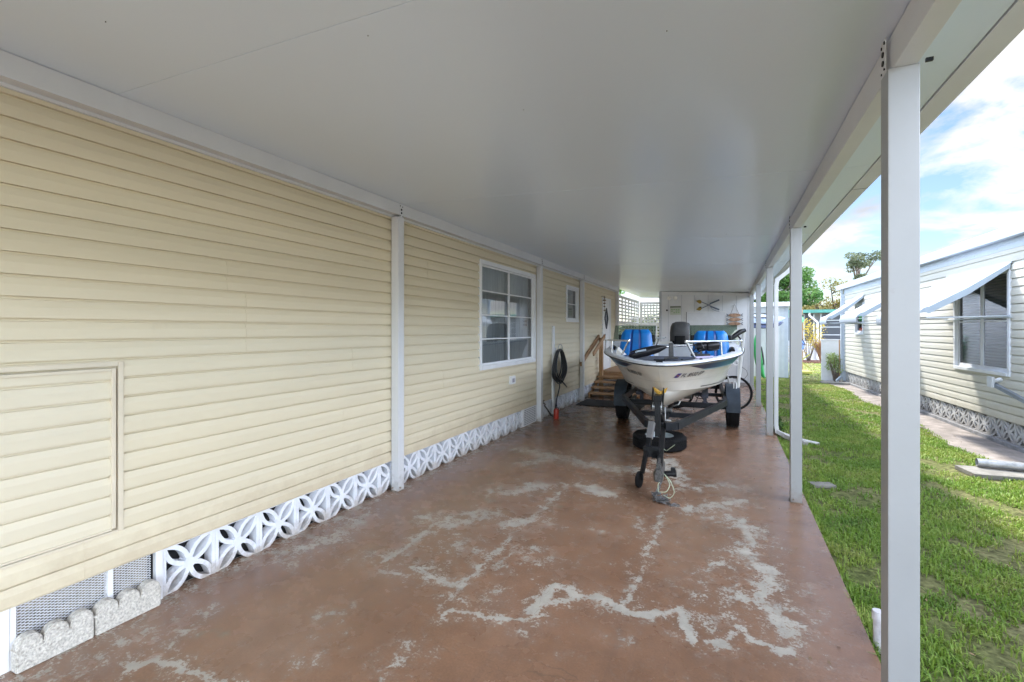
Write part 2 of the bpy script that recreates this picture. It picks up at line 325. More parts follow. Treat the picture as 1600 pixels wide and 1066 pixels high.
def slab():
    nx, ny = 250, 640
    xs = np.linspace(SX0, SX1, nx); y1 = 10.6
    ys = np.concatenate([np.linspace(.4, y1, ny-40), np.linspace(y1+.15, SY1, 40)]); ys = np.concatenate([np.linspace(SY0, .35, 20), ys]); ny = len(ys)
    X, Y = np.meshgrid(xs, ys, indexing='ij'); X0, Y0 = X, Y
    wx_ = .022*np.sin(X*19+3*np.sin(Y*11))+.016*np.sin(Y*37+2*np.sin(X*23))+.010*np.sin(X*71+Y*53)
    wy_ = .022*np.sin(Y*17+3*np.sin(X*13+1))+.016*np.sin(X*41+2*np.sin(Y*29))+.010*np.sin(Y*67-X*59)
    W = np.zeros_like(X); W2 = np.zeros_like(X)
    jit = np.zeros_like(X)
    for poly, hw, st_ in WEAR:
        jw = 1.0 if hw > .03 else .35
        X, Y = X0+wx_*jw, Y0+wy_*jw
        for (ax, ay), (bx, by) in zip(poly[:-1], poly[1:]):
            dx_, dy_ = bx-ax, by-ay; l2 = dx_*dx_+dy_*dy_+1e-9
            t = np.clip(((X-ax)*dx_+(Y-ay)*dy_)/l2, 0, 1); d = np.hypot(X-ax-t*dx_, Y-ay-t*dy_)
            v = st_*np.clip(1.35-d/(hw*1.5), 0, 1)
            W = np.maximum(W, v); W2 = np.maximum(W2, .45*np.exp(-(d/(hw*3+.06))**2))
    X, Y = X0, Y0
    W = np.maximum(W, W2)
    edge = np.exp(-((X-SX0-.1)/.16)**2)*.52; W = np.maximum(W, edge)     # old greenish strip by the wall
    W = np.maximum(W, .26*np.exp(-((X+.9)/1.6)**2-((Y-4)/1.6)**2))
    Z = np.zeros_like(X)
    v = np.stack([X, Y, Z], -1).reshape(-1, 3)
    idx = np.arange(nx*ny).reshape(nx, ny)
    q = np.stack([idx[:-1, :-1], idx[1:, :-1], idx[1:, 1:], idx[:-1, 1:]], -1).reshape(-1, 4)
    nb = len(v)
    ex = np.array([(SX0, SY0, -.16), (SX1, SY0, -.16), (SX1, SY1, -.16), (SX0, SY1, -.16)]); v = np.vstack([v, ex])
    faces = q.tolist(); c = [idx[0, 0], idx[-1, 0], idx[-1, -1], idx[0, -1]]
    side = lambda line, a, b: [a]+list(line)+[b]
    faces.append([nb]+list(idx[:, 0])+[nb+1]); faces.append([nb+1]+list(idx[-1, :])+[nb+2])
    faces.append([nb+2]+list(idx[::-1, -1])+[nb+3]); faces.append([nb+3]+list(idx[0, ::-1])+[nb])
    faces = [[int(a) for a in f] for f in faces]
    me = bpy.data.meshes.new('driveway'); me.from_pydata(v.tolist(), [], faces); me.update()
    a = me.attributes.new('wear', 'FLOAT', 'POINT'); a.data.foreach_set('value', np.concatenate([W.reshape(-1), np.zeros(4)]).astype(np.float32))
    o = bpy.data.objects.new('driveway', me); C.objects.link(o)
    m = bpy.data.materials.new('worn_floor_paint'); m.use_nodes = True; t = m.node_tree; b = t.nodes['Principled BSDF']
    def T(k, **kw):
        n = t.nodes.new(k)
        for a_, b_ in kw.items(): setattr(n, a_, b_)
        return n
    L = t.links.new
    geo = T('ShaderNodeNewGeometry'); P = geo.outputs['Position']
    at = T('ShaderNodeAttribute', attribute_name='wear')
    def noise(s, d=6, r=.6, dist=0, off=0, st=(1, 1, 1)):
        mp = T('ShaderNodeMapping'); mp.inputs['Location'].default_value = (off, off, 0); mp.inputs['Scale'].default_value = st; L(P, mp.inputs[0])
        n = T('ShaderNodeTexNoise'); n.inputs['Scale'].default_value = s; n.inputs['Detail'].default_value = d; n.inputs['Roughness'].default_value = r; n.inputs['Distortion'].default_value = dist
        L(mp.outputs[0], n.inputs['Vector']); return n.outputs[0]
    def math_(op, a_, b_, clamp=False):
        n = T('ShaderNodeMath', operation=op); n.use_clamp = clamp
        for i, q_ in enumerate((a_, b_)):
            if isinstance(q_, (int, float)): n.inputs[i].default_value = q_
            else: L(q_, n.inputs[i])
        return n.outputs[0]
    def ramp(v_, stops):
        n = T('ShaderNodeValToRGB'); e = n.color_ramp.elements
        while len(e) < len(stops): e.new(.5)
        for i, (p, c_) in enumerate(stops): e[i].position = p; e[i].color = (*c_, 1) if len(c_) == 3 else c_
        L(v_, n.inputs[0]); return n.outputs[0]
    def mixc(f, a_, b_, bt='MIX'):
        n = T('ShaderNodeMixRGB'); n.blend_type = bt
        for i, q_ in enumerate((f, a_, b_)):
            if isinstance(q_, (int, float)): n.inputs[i].default_value = q_
            elif isinstance(q_, tuple): n.inputs[i].default_value = (*q_, 1)
            else: L(q_, n.inputs[i])
        return n.outputs[0]
    nf = noise(14, 10, .72, .3); ng = noise(60, 6, .7); nl = noise(1.1, 4)
    n7 = noise(7, 8, .75, .5, off=7)
    k = math_('ADD', math_('ADD', math_('MULTIPLY', nf, 1.35), math_('MULTIPLY', ng, 1.05)), math_('MULTIPLY', n7, .85))
    sum_ = math_('ADD', math_('MULTIPLY', at.outputs['Fac'], .615), k)
    chip = math_('MULTIPLY', math_('SUBTRACT', sum_, 1.995), 16, True)
    thin = math_('MULTIPLY', math_('SUBTRACT', sum_, 1.74), 3.0, True)      # thinned paint halo
    paint = ramp(nl, [(.3, (.195, .102, .058)), (.55, (.236, .130, .078)), (.75, (.265, .162, .110))])
    paint = mixc(.55, paint, ramp(noise(5, 8, .7), [(.3, (.62, .62, .62)), (.7, (1.2, 1.18, 1.15))]), 'MULTIPLY')
    paint = mixc(.5, paint, ramp(noise(90, 3, .6), [(.35, (.8, .8, .8)), (.65, (1.15, 1.15, 1.15))]), 'MULTIPLY')
    conc = ramp(noise(9, 8, .7, off=3), [(.3, (.29, .27, .22)), (.55, (.42, .39, .33)), (.75, (.53, .49, .42))])
    greyp = mixc(.5, paint, (.27, .26, .23))
    col = mixc(math_('MULTIPLY', thin, .55), paint, greyp)
    sp = ramp(noise(3.2, 12, .82, off=9), [(.655, (0, 0, 0)), (.665, (1, 1, 1))])   # stray chips
    sp = mixc(1.0, sp, ramp(noise(1.3, 3, off=4), [(.45, (0, 0, 0)), (.6, (1, 1, 1))]), 'MULTIPLY')
    col = mixc(sp, col, conc); col = mixc(math_('MULTIPLY', chip, .86), col, conc)
    gst = ramp(noise(2.3, 6, .7, off=13), [(.66, (0, 0, 0)), (.72, (1, 1, 1))]); col = mixc(math_('MULTIPLY', gst, .35), col, (.16, .22, .17))
    # primer showing round each chip, tyre scuffs along the bay, hairline cracks
    rim = math_('SUBTRACT', math_('MULTIPLY', math_('SUBTRACT', sum_, 1.955), 22, True), chip, True); col = mixc(math_('MULTIPLY', rim, .5), col, (.36, .29, .22))
    tyre = ramp(noise(1.0, 9, .78, .2, off=21, st=(4.5, .35, 1)), [(.56, (0, 0, 0)), (.70, (1, 1, 1))]); col = mixc(math_('MULTIPLY', tyre, .30), col, (.085, .060, .048))
    vo = T('ShaderNodeTexVoronoi', feature='DISTANCE_TO_EDGE'); vo.inputs['Scale'].default_value = .75
    wn = T('ShaderNodeTexNoise'); wn.inputs['Scale'].default_value = 3.5; wn.inputs['Detail'].default_value = 7; L(P, wn.inputs['Vector'])
    va = T('ShaderNodeVectorMath', operation='MULTIPLY_ADD'); L(wn.outputs['Color'], va.inputs[0]); va.inputs[1].default_value = (.35, .35, 0); L(P, va.inputs[2]); L(va.outputs[0], vo.inputs['Vector'])
    crk = math_('LESS_THAN', vo.outputs['Distance'], .0007); col = mixc(math_('MULTIPLY', crk, .35), col, (.06, .045, .035))
    L(col, b.inputs['Base Color'])
    ro = math_('ADD', math_('MULTIPLY', chip, .36), math_('ADD', .10, math_('MULTIPLY', noise(4, 6), .32))); L(ro, b.inputs['Roughness'])
    b.inputs['Specular IOR Level'].default_value = .5
    bp = T('ShaderNodeBump'); bp.inputs['Strength'].default_value = .35; bp.inputs['Distance'].default_value = .004
    L(math_('SUBTRACT', math_('MULTIPLY', noise(45, 5), .6), math_('MULTIPLY', chip, .5)), bp.inputs['Height']); L(bp.outputs[0], b.inputs['Normal'])
    me.materials.append(m)
    return tag(o, 'carport slab with worn brown red paint and grey patches', 'driveway', kind='structure')
slab()

# ================================================================ LEFT MOBILE HOME
WX = -2.965           # siding plane (front of lap root)
def lap_profile(z0, z1, base, pitch=.1016, d=.017):
    pts = []; k = math.floor((z0-base)/pitch)
    def x_at(z, up):
        u = ((z-base) % pitch)/pitch
        return None
    def px(u): return d*(1-.16*u/.52) if u <= .52 else (d*(.84-.56*(u-.52)/.32) if u < .845 else (d*.28-(u-.845)*d*28 if u < .87 else -.4*d))
    z = z0
    while z < z1-1e-6:
        zb = base+k*pitch
        us = [0, .26, .52, .63, .74, .844, .87, .9999]
        for u in us:
            zz_ = zb+u*pitch
            if zz_ < z0-1e-9 or zz_ > z1+1e-9: continue
            pts.append((px(u), zz_))
        k += 1; z = base+k*pitch
    if not pts or pts[0][1] > z0+1e-6: pts.insert(0, (px(((z0-base)/pitch) % 1), z0))
    if pts[-1][1] < z1-1e-6: pts.append((px(((z1-base)/pitch) % 1), z1))
    return pts
def siding(mb, y0, y1, z0, z1, base, x=0.0, sgn=1, pitch=.1016, d=.017):
    pr_ = lap_profile(z0, z1, base, pitch, d); n = len(pr_)
    vs = [(x+sgn*p, y0, z) for p, z in pr_]+[(x+sgn*p, y1, z) for p, z in pr_]
    fs = [(i, i+1, n+i+1, n+i) for i in range(n-1)]
    mb.add(vs, fs)
    # solid ends so the courses have thickness
    b = [(x-sgn*.02, y0, z0), (x-sgn*.02, y0, z1), (x-sgn*.02, y1, z0), (x-sgn*.02, y1, z1)]
    o = len(mb.v); mb.v += b
    base_i = o-2*n
    for yy, off in ((0, 0), (1, n)):
        mb.f.append(tuple([o+2*yy]+[base_i+off+i for i in range(n)]+[o+2*yy+1]))
home = empty('mobile_home', (WX, 0, 0), 0, 'cream lap-sided mobile home under the carport with white pattern-block skirting', 'house')
sd = MB(); B = .285; TOP = 2.72; Z0 = .285
WIN = (5.24, 7.16, 1.02, 2.485); W2 = (8.79, 9.62, 1.718, 2.465); DR = (11.70, 12.62, .50, 2.40); HT = (-.4, 1.33, .485, 1.37)
END = 13.6
siding(sd, -3.2, HT[0], Z0, TOP, B); siding(sd, HT[0], HT[1], Z0, HT[2], B); siding(sd, HT[0], HT[1], HT[3], TOP, B)
siding(sd, HT[1], WIN[0], Z0, TOP, B)
siding(sd, WIN[0], WIN[1], Z0, WIN[2], B); siding(sd, WIN[0], WIN[1], WIN[3], TOP, B)
siding(sd, WIN[1], W2[0], Z0, TOP, B); siding(sd, W2[0], W2[1], Z0, W2[2], B); siding(sd, W2[0], W2[1], W2[3], TOP, B)
siding(sd, W2[1], DR[0], Z0, TOP, B); siding(sd, DR[0], DR[1], DR[3], TOP, B); siding(sd, DR[0], DR[1], Z0, DR[2], B); siding(sd, DR[1], END, Z0, TOP, B)
# panel butt joints: thin raised overlaps
for (y, z0) in [(2.03, .285+.1016*13), (2.03, .285+.1016*11), (1.17, .285), (1.9, .285+.1016*15), (4.4, .285+.1016*6), (2.9, .285+.1016*4), (4.1, .285+.1016*18), (7.9, .285+.1016*9), (3.0, .285+.1016*9)]:
    siding(sd, y, y+.003, z0+.0012, z0+.2020, B, x=.0022)
sd.build('wall', SIDING, home)
# core of the house (dark rooms behind the windows), back and far end walls, roof
co_ = MB(); co_.box(-4.2, -4.1, -3.2, END, GZ, TOP); co_.box(-4.1, -.03, END-.05, END, GZ, TOP); co_.box(-4.1, -.03, -3.2, -3.15, GZ, TOP)
co_.build('back_wall', SIDING, home)
rm = MB(); rm.box(-1.2, -1.15, -3, END-.06, GZ, TOP); rm.build('room_partition', mat('room', (.10, .10, .10), .9), home)
rf = MB(); rf.prism([(-4.5, 2.80), (-2.1, 3.05), (-.02, 2.83), (-.02, 2.80)], -3.4, END+.2, 'y'); rf.build('roof', WHITE, home)
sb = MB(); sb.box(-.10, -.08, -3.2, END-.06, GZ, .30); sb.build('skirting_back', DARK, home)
# hatch (access panel with its own siding)
h = MB(); h.box(-.05, -.012, HT[0], HT[1], HT[2]-.01, HT[3]+.01); siding(h, HT[0], HT[1]-.045, HT[2]+.012, HT[3]-.038, B-.01, x=-.007); ho = h.build('access_panel', mat('siding_panel', (.64, .565, .42), .5, var=.05, scale=2.5, bump=.1, bscale=160, stretch=(1, .12, 1), bdist=.003), home)
h = MB(); h.box(-.01, .019, HT[1]-.018, HT[1]+.006, HT[2]-.01, HT[3]+.012, ch=.003); h.box(-.01, .0175, HT[1]-.046, HT[1]-.027, HT[2]+.012, HT[3]-.022, ch=.003)
h.box(-.01, .019, HT[0], HT[1]-.019, HT[3]-.012, HT[3]+.012, ch=.003); h.box(-.01, .0175, HT[0], HT[1]-.047, HT[3]-.038, HT[3]-.022, ch=.003)
h.box(-.01, .019, HT[0], HT[1]-.019, HT[2]-.012, HT[2]+.001, ch=.002); h.box(-.01, .0175, HT[0], HT[1]-.047, HT[2]+.004, HT[2]+.014, ch=.002); h.build('frame', HATCHM, ho)
ho.location = (0, 0, 0)
# windows
def window(par, y0, y1, z0, z1, cols, rows, pane, curtain=True, tr=WTRIM, sgn=1, fw=.055, name='window', deep=.10, kk=.022):
    r = MB()
    X0, X1 = (-.02, .028) if sgn > 0 else (-.028, .02)
    r.box(X0, X1, y0, y0+fw, z0, z1, ch=.004); r.box(X0, X1, y1-fw, y1, z0, z1, ch=.004)
    r.box(X0, X1, y0+fw, y1-fw, z1-fw, z1, ch=.004); r.box(X0-(.0 if sgn > 0 else .008), X1+(.008 if sgn > 0 else 0), y0+fw, y1-fw, z0, z0+fw, ch=.004)
    f = r.build(name, tr, par)
    s = MB(); g = MB(); iy0, iy1, iz0, iz1 = y0+fw, y1-fw, z0+fw, z1-fw; cw = (iy1-iy0)/cols
    xa, xb = -.034, -.014
    if sgn < 0: xa, xb = .014, .034
    for c_ in range(cols):
        a, b_ = iy0+c_*cw, iy0+(c_+1)*cw; k = kk
        s.box(xa, xb, a, a+k, iz0, iz1); s.box(xa, xb, b_-k, b_, iz0, iz1); s.box(xa, xb, a+k, b_-k, iz0, iz0+k*1.3); s.box(xa, xb, a+k, b_-k, iz1-k, iz1)
        hh = (iz1-iz0-2.3*k)/rows
        for q in range(1, rows): zc = iz0+1.3*k+q*hh; s.box(xa-.001, xb+.001, a+k, b_-k, zc-.009, zc+.009)
        xm = (xa+xb)/2; g.add([(xm, a+k, iz0+k), (xm, b_-k, iz0+k), (xm, b_-k, iz1-k), (xm, a+k, iz1-k)], [(0, 1, 2, 3)])
    s.build('sash', tr, f); g.build('pane', pane, f)
    # side returns closing the opening
    if curtain:
        cu = MB(); n = int((y1-y0)*60)
        xc = -deep if sgn > 0 else deep
        for c_ in range(cols):
            a, b_ = iy0+c_*cw, iy0+(c_+1)*cw
            cu.grid(lambda u, v: (xc+.014*math.sin(u*n*1.05+c_)+.006*math.sin(u*n*2.7), a+u*(b_-a), iz0-.02+v*(iz1-iz0+.04)), n, 1)
        cu.build('curtain', CURT, f, smooth=True)
    return f
window(home, *WIN, 2, 4, PANE); window(home, *W2, 1, 2, PANE)
# door
d = MB(); d.box(-.03, .004, DR[0]+.07, DR[1]-.07, DR[2], DR[3]-.06); do = d.build('door', WTRIM, home)
d = MB(); d.box(-.02, .03, DR[0], DR[0]+.07, DR[2], DR[3], ch=.004); d.box(-.02, .03, DR[1]-.07, DR[1], DR[2], DR[3], ch=.004); d.box(-.02, .03, DR[0]+.07, DR[1]-.07, DR[3]-.06, DR[3], ch=.004); d.build('door_frame', WTRIM, do)
yc, zc = (DR[0]+DR[1])/2, 1.86; d = MB()
P4 = [(yc, zc-.27), (yc+.17, zc), (yc, zc+.27), (yc-.17, zc)]
for i in range(4): a, b_ = P4[i], P4[(i+1) % 4]; d.bar((.012, *a), (.012, *b_), .03, .035)
d.build('lite_frame', mat('dark_came', (.06, .07, .09), .5), do)
d = MB(); d.add([(.008, *p) for p in P4], [(0, 1, 2, 3)]); d.build('pane', PANED, do)
d = MB(); d.tube([(.0, DR[0]+.13, 1.43), (.05, DR[0]+.13, 1.43)], .012, 10); d.tube([(.05, DR[0]+.13, 1.43), (.055, DR[0]+.13, 1.43), (.075, DR[0]+.13, 1.43), (.085, DR[0]+.13, 1.43)], [.018, .028, .028, .015], 14); d.build('door_knob', STEEL, do)
# skirting blocks
def arc_leaf(mb, cy, cz, ey, ez, wd, x0, x1, bulge=.30, n=9, margin=0.0):
    # two arcs from centre to corner, each a ribbon wd wide
    vx, vz = ey-cy, ez-cz; L = math.hypot(vx, vz); tx, tz = vx/L, vz/L; nx_, nz_ = -tz, tx
    for sg in (-1, 1):
        line = []
        for i in range(n+1):
            u = i/n; o = sg*bulge*L*math.sin(PI*u)**.9*.62
            line.append((cy+tx*L*u+nx_*o, cz+tz*L*u+nz_*o))
        L1, L2 = [], []
        for i, (a, b_) in enumerate(line):
            p, q = line[max(i-1, 0)], line[min(i+1, n)]; ddx, ddz = q[0]-p[0], q[1]-p[1]; l = math.hypot(ddx, ddz) or 1
            ox, oz = -ddz/l*wd/2, ddx/l*wd/2; L1.append((a+ox, b_+oz)); L2.append((a-ox, b_-oz))
        vs = [(x1-.002*(sg > 0), *p) for p in L1]+[(x1-.002*(sg > 0), *p) for p in L2]+[(x0, *p) for p in L1]+[(x0, *p) for p in L2]; m = n+1; fs = []
        for i in range(n): fs += [(i, i+1, m+i+1, m+i), (i, 2*m+i, 2*m+i+1, i+1), (m+i, m+i+1, 3*m+i+1, 3*m+i)]
        mb.add(vs, fs)
def blocks(y0, y1, z0, z1, x0, x1, sgn=1, n=None, leaf=.026, fr=.022):
    mb = MB(); n = n or max(1, round((y1-y0)/.305)); p = (y1-y0)/n
    for i in range(n):
        a, b_ = y0+i*p, y0+(i+1)*p
        X0, X1 = min(x0, x1), max(x0, x1)
        mb.box(X0, X1, a, a+fr, z0, z1); mb.box(X0, X1, b_-fr, b_-.0015, z0, z1)
        ins = .0015
        mb.box(X0+ins, X1-ins, a+fr, b_-fr, z0, z0+fr*.7); mb.box(X0+ins, X1-ins, a+fr, b_-fr, z1-fr*.7, z1)
        cy, cz = (a+b_)/2, (z0+z1)/2
        bs_ = leaf*1.3; mb.prism([(cy+bs_*math.cos(q), cz+bs_*math.sin(q)) for q in np.linspace(0, 2*PI, 12, endpoint=False)], min(x0+.004*sgn, x1-.0012*sgn), max(x0+.004*sgn, x1-.0012*sgn), 'x')
        for ey, ez in ((a+fr*.6, z0+fr*.4), (b_-fr*.6, z0+fr*.4), (b_-fr*.6, z1-fr*.4), (a+fr*.6, z1-fr*.4)):
            arc_leaf(mb, cy, cz, ey, ez, leaf, x0+.003*sgn, x1-.004*sgn)
    return mb
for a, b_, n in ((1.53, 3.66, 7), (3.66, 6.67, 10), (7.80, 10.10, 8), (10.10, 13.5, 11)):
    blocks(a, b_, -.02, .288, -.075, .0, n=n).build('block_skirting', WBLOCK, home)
k = MB(); k.box(-.07, -.003, 7.235, 7.52, -.02, .288); k.box(-.07, .002, 7.52, 7.80, -.02, .288); k.build('plain_skirting', WBLOCK, home)
v = MB(); v.box(-.05, .006, 6.675, 7.23, -.01, .287, ch=.004)
vo = v.build('skirting_vent', WTRIM, home); v = MB()
for r_ in range(9):
    for c_ in range(6): v.box(.0065, .010, 6.72+c_*.08, 6.78+c_*.08, .025+r_*.028, .035+r_*.028)
v.build('louvre', mat('vent_slot', (.16, .16, .18), .7), vo)
# expanded-metal screen bay
MB().box(-.05, .012, .60, .905, -.02, .287, ch=.003).build('plain_skirting', WTRIM, home)
so_ = MB().box(-.02, .012, 1.492, 1.528, -.02, .287, ch=.002).build('screen_frame', WTRIM, home)
MB().box(-.02, .014, 1.268, 1.292, .0, .287, ch=.002).build('mullion', WTRIM, so_); MB().box(-.02, .012, .906, .925, -.02, .287).build('side_bar', WTRIM, so_)
k = MB(); py, pz = .026, .0135
ny_ = int((1.492-.925)/py); nz_ = int(.30/pz)
for j in range(nz_+1):
    for i in range(ny_*2):
        ya = .925+i*py/2; yb = ya+py/2; za_ = -.01+j*pz+(pz*.5 if i % 2 else 0); zb_ = -.01+j*pz+(0 if i % 2 else pz*.5); t_ = .0019
        for m_ in (1, -1):
            base_z = -.01+j*pz
            a_, c_ = (za_-base_z)*m_, (zb_-base_z)*m_
            zz1, zz2 = base_z+a_+(pz/2), base_z+c_+(pz/2)
            xx = .002 if m_ > 0 else .0028
            if zz1 > .29 or zz2 > .29: continue
            k.add([(xx, ya, zz1-t_), (xx, yb, zz2-t_), (xx, yb, zz2+t_), (xx, ya, zz1+t_)], [(0, 1, 2, 3)])
k.build('expanded_mesh', SCREENW, so_)
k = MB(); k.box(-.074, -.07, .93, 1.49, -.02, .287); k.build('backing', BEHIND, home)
k = MB(); k.box(-.02, .004, -3.2, .60, -.02, .287); k.build('plain_skirting', WBLOCK, home)
# base of siding starter trim
k = MB(); k.box(-.02, .022, -3.2, END, .2885, .2935); k.build('starter_trim', SIDING, home)
# outlet
k = MB(); k.box(.01, .045, 6.14, 6.31, .74, .86, ch=.006); oo = k.build('outlet_box', WTRIM, home)
k = MB(); k.box(.0455, .049, 6.19, 6.265, .765, .825, ch=.001); k.build('cover', mat('outlet_grey', (.3, .28, .32), .5), oo)
# conduit by the hose
k = MB(); k.box(.012, .05, 7.95, 8.03, -.0, 1.63, ch=.004); k.build('conduit', WTRIM, home)
# spigot
k = MB(); k.tube([(.02, 7.36, .29), (.10, 7.36, .29), (.12, 7.36, .26)], .013, 10); k.cyl((.08, 7.36, .29), (.08, 7.36, .335), .008); k.cyl((.08, 7.36, .335), (.08, 7.36, .345), .028); k.build('spigot', mat('brass_dark', (.10, .08, .06), .45, metal=.5), home)

# ================================================================ CARPORT
cp = empty('carport', (0, 0, 0), 0, 'long white aluminium carport roof on slim square posts', 'carport')
def zroof(x): return 2.772-(x+2.86)*.0508
RY0, RY1 = -2.4, 17.2; RX0, RX1 = -2.95, .815
rm_ = bpy.data.materials.new('roof_panel'); rm_.use_nodes = True
def roofmat():
    t = rm_.node_tree; b = t.nodes['Principled BSDF']; b.inputs['Base Color'].default_value = (.52, .51, .50, 1); b.inputs['Roughness'].default_value = .33; b.inputs['Specular IOR Level'].default_value = .6
    g = t.nodes.new('ShaderNodeNewGeometry'); mp = t.nodes.new('ShaderNodeMapping'); mp.inputs['Scale'].default_value = (1, .25, 1); t.links.new(g.outputs['Position'], mp.inputs[0])
    n = t.nodes.new('ShaderNodeTexNoise'); n.inputs['Scale'].default_value = 90; n.inputs['Detail'].default_value = 3; t.links.new(g.outputs['Position'], n.inputs['Vector'])
    n2 = t.nodes.new('ShaderNodeTexNoise'); n2.inputs['Scale'].default_value = .8; n2.inputs['Detail'].default_value = 1; t.links.new(mp.outputs[0], n2.inputs['Vector'])
    r = t.nodes.new('ShaderNodeValToRGB'); r.color_ramp.elements[0].color = (.63, .70, .79, 1); r.color_ramp.elements[1].color = (.68, .75, .84, 1); t.links.new(n2.outputs[0], r.inputs[0]); t.links.new(r.outputs[0], b.inputs['Base Color'])
    mr = t.nodes.new('ShaderNodeMapRange'); mr.inputs[3].default_value = .30; mr.inputs[4].default_value = .36; t.links.new(n2.outputs[0], mr.inputs[0]); t.links.new(mr.outputs[0], b.inputs['Roughness'])
    bp = t.nodes.new('ShaderNodeBump'); bp.inputs['Strength'].default_value = .22; bp.inputs['Distance'].default_value = .0025; t.links.new(n.outputs[0], bp.inputs['Height'])
    bp2 = t.nodes.new('ShaderNodeBump'); bp2.inputs['Strength'].default_value = .12; bp2.inputs['Distance'].default_value = .02; t.links.new(n2.outputs[0], bp2.inputs['Height']); t.links.new(bp.outputs[0], bp2.inputs['Normal']); t.links.new(bp2.outputs[0], b.inputs['Normal'])
roofmat(); rm_.node_tree.nodes['Principled BSDF'].inputs['Coat Weight'].default_value = .35; rm_.node_tree.nodes['Principled BSDF'].inputs['Coat Roughness'].default_value = .16
k = MB(); ys_ = [RY0]+[1.27+1.145*i for i in range(-3, 14) if RY0+.2 < 1.27+1.145*i < RY1-.2]+[RY1]
for i, (a, b_) in enumerate(zip(ys_[:-1], ys_[1:])):
    dz = .0012 if i % 2 else 0
    k.add([(x, y, zroof(x)+z+dz) for x in (RX0, RX1) for y in (a+.0012, b_-.0012) for z in (0, .075)], [(0,1,3,2),(4,6,7,5),(0,4,5,1),(2,3,7,6),(0,2,6,4),(1,5,7,3)])
k.build('roof', rm_, cp)
k = MB(); k.add([(x, y, zroof(x)+z) for x in (RX0, RX1) for y in (RY0, RY1) for z in (.003, .005)], [(0,1,3,2),(4,6,7,5),(0,4,5,1),(2,3,7,6),(0,2,6,4),(1,5,7,3)])
k.build('panel_joint', mat('joint_sealant', (.25, .24, .23), .7), cp)
# screws through ceiling
k = MB()
for px_, py_ in ((1042, 48), (818, 172), (575, 57), (165, 38), (1135, 366)):
    zc_ = 2.62; q = gz(px_, py_, zc_); q = gz(px_, py_, zroof(q[0])); MB().tube([(q[0], q[1], zroof(q[0])+.002), (q[0], q[1], zroof(q[0])-.003)], .0018, 8).build('screw', BLACKM, cp)
# gutter on the open side (hollow box section)
zg = zroof(RX1); k = MB(); k.prism([(.821, zg-.004), (.915, zg-.004), (.925, zg+.11), (.915, zg+.11), (.907, zg+.006), (.829, zg+.006), (.829, zg+.09), (.821, zg+.09)], RY0, RY1, 'y')
gu = k.build('gutter', mat('gutter_stained', (.60, .60, .59), .45, var=.12, scale=1.5, stretch=(1, .5, 1), col2=(.66, .66, .65)), cp)
k = MB()
for y in (1.0, 4.1, 7.3, 10.4, 13.4): MB().box(.8205, .9155, y, y+.004, zg-.0055, zg-.0045).build('gutter_joint', DARK, gu)
# end fascia
for ya_ in (RY0-.0205, RY1+.001): MB().prism([(RX0, zroof(RX0)-.03), (RX1, zroof(RX1)-.03), (RX1, zroof(RX1)+.10), (RX0, zroof(RX0)+.10)], ya_, ya_+.0195, 'y').build('end_fascia', WHITE, cp)
# wall-side beam (with lower lip) and outer beam
k = MB(); k.prism([(-2.948, 2.66), (-2.862, 2.66), (-2.862, 2.771), (-2.948, 2.772)], RY0, 13.35, 'y'); k.prism([(-2.948, 2.642), (-2.93, 2.642), (-2.93, 2.6595), (-2.948, 2.6595)], RY0, 13.35, 'y')
k.build('wall_beam', WHITE, cp)
k = MB(); k.box(.522, .590, RY0, 14.35, 2.47, 2.594, ch=.002); k.build('outer_beam', WHITE, cp)
def post(x0, x1, y0, z1, side):
    w_ = .086; k = MB(); xb = [x0, x1]
    k.box(x0, x1, y0, y0+w_, 0.002, z1, ch=.0035)
    for zz1 in (0,):
        pass
    p = k.build('post', WHITE if side < 0 else POSTM, cp)
    fx = x1+.001 if side < 0 else x0-.001; d_ = .0022 if side < 0 else -.0022
    k = MB(); k.box(min(fx, fx+d_), max(fx, fx+d_), y0+.018, y0+w_-.018, z1+.0005, z1+.12, ch=.0005)
    # shallow raised edges of the box section
    fy = y0-.001
    k.build('post_bracket', WHITE, p)
    k = MB()
    for zz_, r_ in ((z1+.108, .004), (z1+.104, .004), (z1+.072, .010), (z1+.040, .010), (z1+.012, .004)):
        oy = .026 if r_ < .005 else w_/2
        k.tube([(fx+d_, y0+oy, zz_), (fx+d_*2.6, y0+oy, zz_)], r_, 10)
        if r_ < .005: k.tube([(fx+d_, y0+w_-oy, zz_-.004), (fx+d_*2.2, y0+w_-oy, zz_-.004)], r_, 10)
    k.build('bolt', BLACKM, p)
    k = MB(); k.box(x0-.008, x1+.008, y0-.008, y0+w_+.008, .0015, .006); k.tube([(x0+.02, y0-.004, .03), (x0+.02, y0-.014, .03)], .009, 8); k.tube([(x1-.02 if side > 0 else x1+.003, y0+.02, .035), (x1+.0 if side > 0 else x1+.016, y0+.02, .035)], .009, 8)
    k.build('base_bracket', mat('rusty_bracket', (.22, .17, .13), .7, var=.4, scale=60), p)
    return p
for y in (-1.9, 3.50, 7.20, 9.70, 13.2): post(-2.944, -2.860, y, 2.641, -1)
for y in (2.02, 4.80, 7.70, 10.50, 13.35): post(.508, .596, y, 2.4695, 1)
post(.508, .596, -1.9, 2.4695, 1)
# small eye bolts near outer posts
for y in (2.0, 4.78): MB().box(.606, .626, y+.002, y+.012, 2.462, 2.474).build('clip', BLACKM, cp)
